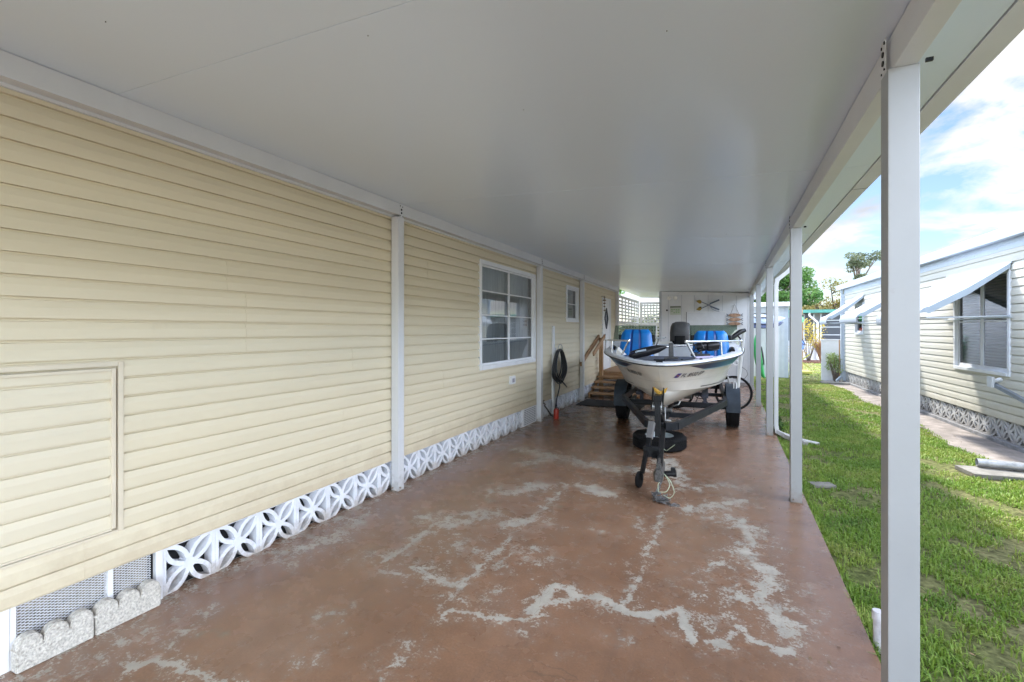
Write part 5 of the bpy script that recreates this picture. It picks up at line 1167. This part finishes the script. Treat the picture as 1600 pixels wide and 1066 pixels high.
# path beside the neighbour, pad, pipe
k = MB(); rp_ = random.Random(11); pts = []; ys2 = np.arange(-11.5, 9.2, .12)
L0 = [(-.045, y) for y in ys2]; L1_ = [(-(.52+.08*math.sin(y*1.7)+rp_.uniform(-.03, .03)+(.20 if y < 1.0 else 0)*min(1, 1.0-y)), y) for y in ys2]
n_ = len(ys2); vs_ = [(x, y, GZ+.012) for x, y in L0]+[(x, y, GZ+.012) for x, y in L1_]+[(x, y, GZ-.02) for x, y in L1_]
k.add(vs_, [(i, i+1, n_+i+1, n_+i) for i in range(n_-1)]+[(n_+i, n_+i+1, 2*n_+i+1, 2*n_+i) for i in range(n_-1)])
po = k.build('path', PATHM); po.location = (3.502, 8.287, 0); po.rotation_euler = (0, 0, R(1.77)); tag(po, 'narrow concrete strip along the neighbour skirting', 'path', kind='structure')
def paver(cx_, cy_, rz, sx, sy, hz, label, name='paving_slab'):
    k = MB(); k.box(-sx/2, sx/2, -sy/2, sy/2, 0, hz, ch=.008); o = k.build(name, CONC, loc=(cx_, cy_, GZ+.002)); o.rotation_euler = (0, 0, rz); return tag(o, label, 'paving slab')
paver(2.78, 6.86, R(8), .78, .36, .05, 'grey concrete slab lying in the grass under the loose metal pipe')
paver(3.18, 6.62, R(3), .60, .30, .045, 'darker concrete slab set behind the loose metal pipe')
k = MB(); k.tube([(2.56, 6.98, .045), (3.35, 6.93, .045)], .046, 20, cap=False); k.tube([(2.56, 6.98, .045), (3.35, 6.93, .045)], .041, 20, cap=False); k.tube([(2.85, 6.962, .045), (2.87, 6.961, .045)], .049, 20); o = k.build('loose_downspout', STEEL, smooth=True, auto=40); tag(o, 'loose grey metal pipe lying on the concrete slab by the neighbour wall', 'pipe')
paver(.87, 5.62, R(20), .22, .12, .03, 'small worn grey stone sunk in the grass behind the second post', 'stepping_stone')
k = MB(); k.tube([(.68, 2.86, GZ), (.68, 2.86, .10)], .021, 14); k.lathe([(0, .145), (.024, .143), (.027, .135), (.027, .10), (0, .10)], Matrix.Translation((.68, 2.86, 0)), 16)
tag(k.build('pvc_stub', mat('pvc_stained', (.55, .50, .56), .5, var=.25, scale=20, col2=(.72, .72, .74)), smooth=True, auto=40), 'short capped white plastic pipe standing in the grass beside the near post', 'pipe')
k = MB(); k.tube([(.70, 7.95, .0), (.85, 7.80, -.02), (1.0, 7.66, -.03), (1.14, 7.58, -.035)], [.03, .03, .026, .024], 12)
tag(k.build('drain_hose', mat('drain_white', (.55, .54, .52), .6, var=.2, scale=20), smooth=True, auto=40), 'crumpled off-white drain hose lying in the grass below the carport downspout', 'hose')

# ================================================================ VEGETATION
def leafmat(name, c1, c2, c3=None):
    if name in MATS: return MATS[name]
    m = bpy.data.materials.new(name); m.use_nodes = True; t = m.node_tree; b = t.nodes['Principled BSDF']; b.inputs['Roughness'].default_value = .55; b.inputs['Specular IOR Level'].default_value = .3
    g = t.nodes.new('ShaderNodeNewGeometry'); n = t.nodes.new('ShaderNodeTexNoise'); n.inputs['Scale'].default_value = 1.1; n.inputs['Detail'].default_value = 6; n.inputs['Roughness'].default_value = .8
    t.links.new(g.outputs['Position'], n.inputs['Vector']); r = t.nodes.new('ShaderNodeValToRGB'); e = r.color_ramp.elements
    e[0].position = .35; e[0].color = (*c1, 1); e[1].position = .68; e[1].color = (*(c3 or c2), 1); x = e.new(.5); x.color = (*c2, 1)
    t.links.new(n.outputs[0], r.inputs[0]); t.links.new(r.outputs[0], b.inputs['Base Color'])
    tl = t.nodes.new('ShaderNodeBsdfTranslucent'); t.links.new(r.outputs[0], tl.inputs[0]); mi = t.nodes.new('ShaderNodeMixShader'); mi.inputs[0].default_value = .35
    o = t.nodes['Material Output']; t.links.new(b.outputs[0], mi.inputs[1]); t.links.new(tl.outputs[0], mi.inputs[2]); t.links.new(mi.outputs[0], o.inputs[0])
    MATS[name] = m; return m
def leaf_cloud(centers, per, size, rs, flat=.6):
    rng = np.random.RandomState(rs); P = []
    for (c_, r_) in centers:
        n = int(per*(r_ ** 2)); d = rng.normal(size=(n, 3)); d /= np.linalg.norm(d, axis=1)[:, None]; rad = r_*(.35+.65*rng.rand(n)**.5)
        P.append(np.array(c_)+d*rad[:, None]*np.array([1, 1, flat]))
    P = np.concatenate(P); n = len(P); a = rng.normal(size=(n, 3)); a /= np.linalg.norm(a, axis=1)[:, None]; b_ = np.cross(a, rng.normal(size=(n, 3))); b_ /= np.linalg.norm(b_, axis=1)[:, None]
    s = size*(.5+rng.rand(n))[:, None]; v = np.stack([P-a*s, P+b_*s*.45, P+a*s, P-b_*s*.45], 1).reshape(-1, 3); f = np.arange(4*n).reshape(n, 4)
    return v, f
def npmesh(name, v, f, m, parent=None):
    me = bpy.data.meshes.new(name); me.vertices.add(len(v)); me.vertices.foreach_set('co', v.astype(np.float32).ravel()); k = f.shape[1]
    me.loops.add(f.size); me.loops.foreach_set('vertex_index', f.astype(np.int32).ravel()); me.polygons.add(len(f)); me.polygons.foreach_set('loop_start', np.arange(0, f.size, k, dtype=np.int32)); me.polygons.foreach_set('loop_total', np.full(len(f), k, np.int32))
    me.update(calc_edges=True); me.validate(); me.materials.append(m); o = bpy.data.objects.new(name, me); C.objects.link(o)
    if parent is not None: o.parent = parent
    return o
def tree(loc, hgt, spread, label, lm, rs, per=70, leaf=.13, crown0=.35, nl=9, sparse=.55, kind='tree', cr=.55):
    rg = random.Random(rs); root = empty(kind, loc, 0, label, 'tree', 'trees behind the houses'); k = MB(); cent = []
    tr0 = Vector((0, 0, 0)); tr1 = Vector((rg.uniform(-.3, .3), rg.uniform(-.3, .3), hgt*.62)); r0 = hgt*.022+.03
    k.tube([tr0, tr0.lerp(tr1, .35)+Vector((.08, .05, 0)), tr0.lerp(tr1, .7)+Vector((-.06, 0, 0)), tr1], [r0, r0*.8, r0*.6, r0*.4], 9)
    for i in range(nl):
        u = rg.uniform(crown0, .95); s_ = tr0.lerp(tr1, min(1, u/.95)); a = 2*PI*i/nl*1.618*2+rg.random(); ln = spread*rg.uniform(.55, 1.0); up = hgt*rg.uniform(.08, .38)
        e_ = s_+Vector((math.cos(a)*ln, math.sin(a)*ln, up)); e_.z = min(e_.z, hgt*.97); m_ = s_.lerp(e_, .5)+Vector((0, 0, -.1*ln+rg.uniform(0, .2)))
        k.tube([s_, m_, e_], [r0*.42, r0*.26, r0*.09], 6); cent.append((e_, spread*cr*rg.uniform(.5, .9)))
        for j in range(3):
            e2_ = m_.lerp(e_, rg.uniform(.2, .8))+Vector((rg.uniform(-1, 1), rg.uniform(-1, 1), rg.uniform(-.1, .8)))*spread*.35; k.tube([m_.lerp(e_, .3), e2_], [r0*.16, r0*.05], 5); cent.append((e2_, spread*cr*rg.uniform(.3, .65)))
    k.build('trunk', BARK, root, smooth=True); v, f = leaf_cloud([((c_.x, c_.y, c_.z), r_) for c_, r_ in cent], per/sparse*.55, leaf, rs); npmesh('crown', v, f, lm, root); return root
GREENT = leafmat('leaf_green', (.03, .07, .015), (.07, .15, .03), (.12, .22, .05))
AUT = leafmat('leaf_autumn', (.10, .11, .03), (.20, .17, .05), (.30, .20, .07))
GREYG = leafmat('leaf_grey_green', (.05, .06, .03), (.10, .12, .06), (.16, .17, .10))
tree((2.9, 33, GZ), 6.3, 2.1, 'big bright green tree behind the white garden shed', GREENT, 21, per=950, leaf=.075, nl=12)
tree((.2, 30, GZ), 5.2, 1.9, 'dark green tree partly hidden by the carport posts', GREENT, 22, per=950, leaf=.075, nl=10)
tree((6.1, 36, GZ), 5.4, 2.1, 'thin yellowing tree behind the green-trimmed house', AUT, 23, per=300, leaf=.075, nl=11)
tree((7.9, 35, GZ), 4.8, 1.7, 'russet and olive tree beside the ivory house roof', AUT, 24, per=700, leaf=.075, nl=10)
tree((8.0, 38, GZ), 7.6, 1.25, 'tall thin grey-green tree standing above the ivory house roof', GREYG, 25, per=800, leaf=.07, nl=6, crown0=.8)
tree((5.0, 44, GZ), 4.6, 2.4, 'low olive tree in the far gap between the houses', AUT, 26, per=450, leaf=.09, nl=9)
tree((-7.5, 22, GZ), 6.5, 2.6, 'green tree beyond the lattice behind the cream home', GREENT, 27, per=450, leaf=.10, nl=9)
tree((10.5, 44, GZ), 5.0, 2.4, 'rounded green tree far behind the ivory house', GREENT, 28, per=450, leaf=.10, nl=9)
def shrub(name, loc, h_, w_, lm, label, rs, kind='blade', n=700, cat='shrub'):
    root = empty(name, loc, 0, label, cat); rg = np.random.RandomState(rs)
    k = MB(); r2 = random.Random(rs)
    for i in range(9): a = 2*PI*i/9; k.tube([(0.03*math.cos(a), .03*math.sin(a), 0), (w_*.2*math.cos(a), w_*.2*math.sin(a), h_*.4), (w_*.38*math.cos(a+.3), w_*.38*math.sin(a+.3), h_*r2.uniform(.6, .85))], [.018, .012, .005], 6)
    k.build('stem', BARK, root)
    if kind == 'blade':
        a = rg.rand(n)*2*PI; ln = h_*(.6+.4*rg.rand(n)); sp = w_*.5*rg.rand(n)**.6; b0 = np.stack([.08*w_*np.cos(a), .08*w_*np.sin(a), np.zeros(n)], 1); tp_ = np.stack([sp*np.cos(a), sp*np.sin(a), ln], 1)
        md = (b0+tp_)/2+np.array([0, 0, .12*h_]); pr_ = np.stack([-np.sin(a), np.cos(a), np.zeros(n)], 1)*.010
        v = np.stack([b0-pr_, b0+pr_, md+pr_, md-pr_, tp_], 1).reshape(-1, 3); i0 = np.arange(n)*5; f = np.concatenate([np.stack([i0, i0+1, i0+2, i0+3], 1), np.stack([i0+3, i0+2, i0+4, i0+4], 1)])
        f = f[:n]; v2 = v; f2 = np.stack([i0+3, i0+2, i0+4], 1); me = MB(); me.add(v.tolist(), f.tolist()+f2.tolist()); me.build('leaves', lm, root)
    else:
        cs_ = [((w_*.32*r2.uniform(-1, 1), w_*.32*r2.uniform(-1, 1), h_*r2.uniform(.4, .9)), w_*.26) for _ in range(12)]
        v, f = leaf_cloud(cs_, 2.6*n/(w_*w_*.9), .030 if h_ < 1 else .038, rs, .9); npmesh('leaves', v, f, lm, root)
    return root
shrub('yellow_shrub', (3.62, 27.0, GZ), 2.2, 1.35, leafmat('leaf_yellow', (.30, .26, .03), (.50, .38, .05), (.62, .46, .08)), 'bright yellow-leaved shrub in front of the dark far windows', 31, 'leaf', 420)
shrub('grass_clump', (4.15, 26.6, GZ), 1.25, .95, mat('dry_blade', (.30, .15, .08), .8, var=.4), 'dry reddish brown grass clump by the far house wall', 32, 'blade', 500, 'plant')
shrub('low_shrub', (3.05, 26.6, GZ), .75, .9, leafmat('leaf_yellow2', (.35, .25, .05), (.55, .38, .08)), 'low orange-yellow shrub left of the far house corner', 33, 'leaf', 300)
shrub('climbing_plant', (3.02, 17.2, GZ), .95, .55, leafmat('leaf_lime', (.10, .18, .04), (.30, .38, .12), (.55, .58, .30)), 'leafy light green plant growing by the white panel at the ivory house corner', 34, 'leaf', 330, 'plant')
k = MB(); k.tube([(3.12, 17.15, GZ), (3.11, 17.15, 1.25)], .018, 8); tag(k.build('garden_stake', mat('stake_orange', (.42, .24, .12), .8)), 'thin brown stake standing in the plant by the white panel', 'stake')
for i, (x, y) in enumerate(((.60, 8.25), (.58, 8.55), (.60, 8.02))):
    shrub('weed', (x+.06, y, GZ), .26-.03*i, .2, leafmat('leaf_weed', (.04, .09, .02), (.09, .17, .04)), ['tallest leafy weed at the slab edge beside the third outer post', 'leafy weed farther along the slab edge past the downspout', 'smallest weed at the foot of the downspout'][i], 40+i, 'leaf', 60, 'weed')
# small plaster panel / gate at the neighbour corner
k = MB(); k.box(0, .62, 0, .05, 0, 1.28, ch=.006); k.box(-.02, .64, -.012, .062, 1.2805, 1.32, ch=.004); pp = k.build('privacy_panel', mat('panel_plaster', (.66, .66, .67), .7, var=.05, scale=12), loc=(2.68, 17.4, GZ)); tag(pp, 'white privacy panel standing off the far corner of the ivory house', 'panel')
paver(2.92, 16.5, R(5), .75, .42, .05, 'pale concrete slab at the foot of the white panel')
# lawn grass
def lawn():
    rng = np.random.RandomState(4); V = []; Fq = []
    zones = [(.635, 3.5, 1.2, 5.0, 6500, .042, .0036), (.635, 3.4, 5.0, 9.0, 4200, .042, .0045), (.635, 3.3, 9.0, 17.5, 1500, .042, .0070), (.7, 6.0, 17.5, 27.0, 330, .045, .012)]
    for x0, x1, y0, y1, dens, hh, ww in zones:
        n = int((x1-x0)*(y1-y0)*dens); x = x0+(x1-x0)*rng.rand(n); y = y0+(y1-y0)*rng.rand(n)
        # clump / bare pattern
        nz = np.sin(x*5.1+np.sin(y*3.3)*1.4)+np.sin(y*4.3+np.sin(x*2.7)*1.7)+.9*np.sin(x*13+y*9)+.7*np.sin(x*21-y*17)
        keep = (nz+1.1*np.sin(x*2.1+y*1.3+.6)*np.sin(y*1.9-x)+rng.normal(size=n)*.7 > -.80)
        c_, s_ = math.cos(R(1.77)), math.sin(R(1.77)); off = -((x-3.502)*c_+(y-8.287)*s_); yl = -(x-3.502)*s_+(y-8.287)*c_
        lim = .50+.08*np.sin(yl*1.7)+.20*np.clip(1-yl, 0, 1)*(yl < 1)
        keep &= (off > lim+rng.normal(size=n)*.02) | (yl > 9.2)
        keep &= ~((np.abs(x-2.8) < .36) & (np.abs(y-6.86) < .15))
        keep &= ~((x > 1.0) & (x < 1.9) & (y > 17.6) & (y < 20))
        x, y = x[keep], y[keep]; n = len(x); a = rng.rand(n)*2*PI; tilt = rng.rand(n)*1.5; L = hh*(.5+rng.rand(n)*.8)*np.where(x < .70, 1+1.1*rng.rand(n), 1)
        px_, py_ = np.cos(a), np.sin(a); b0 = np.stack([x, y, np.full(n, GZ)], 1); pr_ = np.stack([-py_, px_, np.zeros(n)], 1)*ww*(.7+.6*rng.rand(n))[:, None]
        md = b0+np.stack([px_*L*.25*tilt, py_*L*.25*tilt, L*.6], 1); tp_ = b0+np.stack([px_*L*.9*tilt, py_*L*.9*tilt, L*(1.05-.45*tilt)], 1)
        v = np.stack([b0-pr_, b0+pr_, md+pr_*.8, md-pr_*.8, tp_+pr_*.2, tp_-pr_*.2], 1).reshape(-1, 3); i0 = (sum(len(q) for q in V))+np.arange(n)*6
        V.append(v); Fq.append(np.stack([i0, i0+1, i0+2, i0+3], 1)); Fq.append(np.stack([i0+3, i0+2, i0+4, i0+5], 1))
    m = bpy.data.materials.new('grass_blade'); m.use_nodes = True; t = m.node_tree; b = t.nodes['Principled BSDF']; b.inputs['Roughness'].default_value = .5; b.inputs['Specular IOR Level'].default_value = .35
    g = t.nodes.new('ShaderNodeNewGeometry')
    n1 = t.nodes.new('ShaderNodeTexNoise'); n1.inputs['Scale'].default_value = 1.4; n1.inputs['Detail'].default_value = 5; n1.inputs['Roughness'].default_value = .7; t.links.new(g.outputs['Position'], n1.inputs['Vector'])
    n2 = t.nodes.new('ShaderNodeTexNoise'); n2.inputs['Scale'].default_value = 60; t.links.new(g.outputs['Position'], n2.inputs['Vector'])
    ad = t.nodes.new('ShaderNodeMath'); ad.operation = 'MULTIPLY_ADD'; ad.inputs[1].default_value = .45; t.links.new(n2.outputs[0], ad.inputs[0]); t.links.new(n1.outputs[0], ad.inputs[2])
    r = t.nodes.new('ShaderNodeValToRGB'); e = r.color_ramp.elements; e[0].position = .50; e[0].color = (.10, .20, .03, 1); e[1].position = .97; e[1].color = (.40, .36, .14, 1); q = e.new(.70); q.color = (.20, .32, .045, 1); q = e.new(.83); q.color = (.29, .36, .075, 1)
    # blade colour shifts towards yellow at the far end of the lawn
    spx = t.nodes.new('ShaderNodeSeparateXYZ'); t.links.new(g.outputs['Position'], spx.inputs[0]); mr = t.nodes.new('ShaderNodeMapRange'); mr.inputs[1].default_value = 12; mr.inputs[2].default_value = 18; mr.inputs[3].default_value = 0; mr.inputs[4].default_value = .16; t.links.new(spx.outputs[1], mr.inputs[0])
    a2 = t.nodes.new('ShaderNodeMath'); a2.operation = 'ADD'; t.links.new(ad.outputs[0], a2.inputs[0]); t.links.new(mr.outputs[0], a2.inputs[1])
    t.links.new(a2.outputs[0], r.inputs[0]); t.links.new(r.outputs[0], b.inputs['Base Color'])
    tl = t.nodes.new('ShaderNodeBsdfTranslucent'); t.links.new(r.outputs[0], tl.inputs[0]); mi = t.nodes.new('ShaderNodeMixShader'); mi.inputs[0].default_value = .3; o = t.nodes['Material Output']
    t.links.new(b.outputs[0], mi.inputs[1]); t.links.new(tl.outputs[0], mi.inputs[2]); t.links.new(mi.outputs[0], o.inputs[0])
    ob = npmesh('lawn_grass', np.concatenate(V), np.concatenate(Fq), m); tag(ob, 'patchy green grass between the carport slab and the ivory house', 'grass', kind='stuff')
lawn()
# fallen leaf litter
rg = np.random.RandomState(8); n = 500; x = .75+2.3*rg.rand(n); y = 2+14*rg.rand(n); P = np.stack([x, y, GZ+.02+.02*rg.rand(n)], 1); a = rg.normal(size=(n, 3)); a[:, 2] *= .25; a /= np.linalg.norm(a, axis=1)[:, None]; b_ = np.cross(a, [0, 0, 1]); s = .014
v = np.stack([P-a*s, P+b_*s*.5, P+a*s, P-b_*s*.5], 1).reshape(-1, 3); n2_ = 46; P2 = np.stack([-2.84+np.abs(rg.normal(size=n2_))*.10, 1.5+11*rg.rand(n2_), np.full(n2_, .004)], 1); a2 = rg.normal(size=(n2_, 3)); a2[:, 2] *= .1; a2 /= np.linalg.norm(a2, axis=1)[:, None]; b2 = np.cross(a2, [0, 0, 1]); s2 = .011
P3 = np.stack([.50-np.abs(rg.normal(size=n2_))*.18, 2.2+9*rg.rand(n2_), np.full(n2_, .004)], 1)
v = np.concatenate([v, np.stack([P2-a2*s2, P2+b2*s2*.5+[0, 0, .004], P2+a2*s2+[0, 0, .002], P2-b2*s2*.5], 1).reshape(-1, 3), np.stack([P3-a2*s2, P3+b2*s2*.5+[0, 0, .004], P3+a2*s2, P3-b2*s2*.5], 1).reshape(-1, 3)]); n += 2*n2_
lo_ = npmesh('leaf_litter', v, np.arange(4*n).reshape(n, 4), mat('dead_leaf', (.26, .17, .09), .8, var=.5, scale=3)); tag(lo_, 'small dead leaves scattered over the grass and slab edges', 'leaf litter', kind='stuff')

# ================================================================ BACKGROUND BUILDINGS
gs = empty('garden_shed', (.7, 18.0, GZ), 0, 'white garden shed with a flat white roof beyond the carport', 'shed')
k = MB(); k.box(0, 1.12, 0, 2.6, 0, 2.40); k.build('wall', mat('shed_pale', (.60, .63, .66), .6, var=.06), gs)
k = MB()
for i in range(8): k.box(.02+i*.15, .028+i*.15, -.012, -.001, .03, 2.38)
k.box(1.02, 1.14, -.02, -.001, 0, 2.39); k.build('batten', mat('shed_batten2', (.52, .56, .62), .6), gs)
k = MB(); k.box(-.4, 1.42, -.35, 2.9, 2.41, 2.55, ch=.006); k.build('roof', WTRIM, gs)
k = MB(); k.box(1.16, 1.24, -.06, .02, .1, 2.25, ch=.006); k.bar((1.20, -.02, .12), (1.42, -.22, .03), .07, .08); k.bar((1.20, -.02, 2.24), (1.34, -.25, 2.40), .07, .08); k.build('downspout', NTRIM, gs)
def kayak(loc, rz, rx, L, w_, hz, m_, label):
    o = empty('kayak', loc, 0, label, 'kayak', 'kayaks stored around the garden shed'); o.rotation_euler = (rx, 0, rz); k = MB(); rings = []
    for u in np.linspace(0, 1, 15): q = math.sin(PI*u)**.6; q = max(q, .03); rings.append([((u-.5)*L, w_/2*q*math.cos(a), hz*(.5*q*math.sin(a)*(1 if math.sin(a) > 0 else .7))+.12*(2*u-1)**4) for a in np.linspace(0, 2*PI, 16, endpoint=False)])
    k.loft(rings); k.build('hull', m_, o, smooth=True, auto=60); k = MB(); k.lathe([(.17, 0), (.19, .02), (.15, .03)], Matrix.Translation((0, 0, hz*.46)) @ Matrix.Scale(1.8, 4, (1, 0, 0)), 24); k.build('cockpit', PLASB, o); return o
kayak((.95, 17.3, 1.85), R(12), R(28), 1.5, .62, .42, GREYK, 'grey-blue covered kayak hung high on the garden shed side')
kayak((.98, 17.12, 1.70), R(12), R(18), 1.3, .5, .18, NAVY, 'dark navy kayak strapped below the grey-blue one')
kk_ = kayak((.86, 16.9, .70), R(80), R(80), 1.7, .55, .30, GREENK, 'bright green kayak leaning on its side near the shed door'); kk_.rotation_euler = (R(75), R(65), R(70))
kayak((2.25, 19.8, 2.0), R(75), R(40), 1.6, .55, .4, GREENK, 'green kayak racked high right of the garden shed')
kayak((2.28, 19.8, 1.05), R(75), R(60), 1.6, .6, .4, BLUEK, 'royal blue kayak racked low right of the garden shed')
kayak((2.25, 19.8, 1.55), R(75), R(40), 1.2, .4, .2, mat('kayak_orange', (.55, .12, .06), .4), 'small orange kayak between the green and blue ones')
rk = empty('kayak_rack', (2.3, 19.8, GZ), 0, 'low yellow timber rack under the kayaks right of the shed', 'rack')
k = MB(); k.bar((-.15, -.4, 0), (-.15, -.4, 2.4), .05, .05); k.bar((.2, .4, 0), (.2, .4, 2.4), .05, .05); k.build('upright', WOODZ, rk)
k = MB(); k.bar((-.25, -.4, .25), (.35, -.4, .75), .05, .04); k.bar((-.25, -.4, .7), (.35, -.4, .25), .05, .04); k.box(-.3, .4, -.5, .5, .05, .12); k.build('brace', mat('yellow_timber', (.40, .38, .08), .7), rk)
# far house with green fascia
fh = empty('far_house', (2.6, 28.3, GZ), R(-2), 'far white house with green roof edge and dark screened porch windows', 'house')
k = MB(); k.box(0, 9, 0, 6, 0, 1.05); k.box(0, 9, .3, 6, 1.05, 2.5); k.build('wall', mat('far_wall', (.58, .57, .58), .7, var=.06), fh)
k = MB(); k.prism([(-.4, 2.5), (9.4, 2.5), (9.4, 2.66), (-.4, 2.66)], -.45, 6.3, 'y'); k.build('roof', GREENF, fh)
for i in range(9):
    if i in (1, 2): x0_, x1_ = .15+i*.55, .62+i*.55
    else: x0_, x1_ = .12+i*.95, .98+i*.95
for j, (x0_, x1_) in enumerate([(.08, .45), (.52, .95), (1.02, 1.4), (1.75, 3.2), (3.35, 4.8), (5.0, 6.5), (6.7, 8.6)]):
    k = MB(); k.box(x0_, x1_, -.02, .298, 1.052, 2.45); wn = k.build('window', PANED if False else mat('far_screen', (.045, .05, .065), .3), fh)
    k = MB(); k.box(x0_-.05, x0_, -.04, .02, 1.052, 2.48); k.box(x1_, x1_+.05, -.04, .02, 1.052, 2.48)
    if x1_-x0_ > .6:
        for z in (1.35, 1.75, 2.1): k.box(x0_, x1_, -.035, -.021, z, z+.035)
    k.build('window_frame', mat('far_frame', (.50, .52, .55), .5), wn)
k = MB(); k.bar((1.58, -.06, .1), (1.58, -.06, 2.0), .09, .08); k.bar((1.58, -.06, 2.0), (1.2, -.3, 2.35), .09, .08); k.bar((1.2, -.3, 2.35), (1.2, -.35, 2.5), .09, .08); k.build('downspout', WTRIM, fh)
bd = MB(); bd.box(-1.5, 5.5, -1.9, -.05, 0, .06, ch=.02); fb_ = bd.build('flower_bed', SOIL, loc=(2.6, 28.3, GZ)); tag(fb_, 'mulched flower bed along the far house wall', 'flower bed')
# screen of distant houses and hedge so the horizon is closed
k = MB(); k.box(-34, -12, 40, 46, GZ, 2.6); o_ = k.build('distant_house', mat('distant_wall', (.55, .55, .55), .7), None); tag(o_, 'plain pale house far behind the lattice screen', 'house')
k = MB(); k.prism([(-34.4, 2.6), (-11.6, 2.6), (-15, 3.4), (-31, 3.4)], 39.6, 46.4, 'y'); k.build('roof', WTRIM, o_)
v, f = leaf_cloud([((x, 58+6*math.sin(x), 1.3+.5*math.sin(x*1.7)), 2.4) for x in np.arange(-40, 60, 2.2)], 60, .32, 77, .8)
hd = npmesh('far_woods', v, f, GREYG); tag(hd, 'low band of distant trees closing the horizon', 'trees', kind='stuff')
# neighbour behind the viewer, opposite the street, for reflections
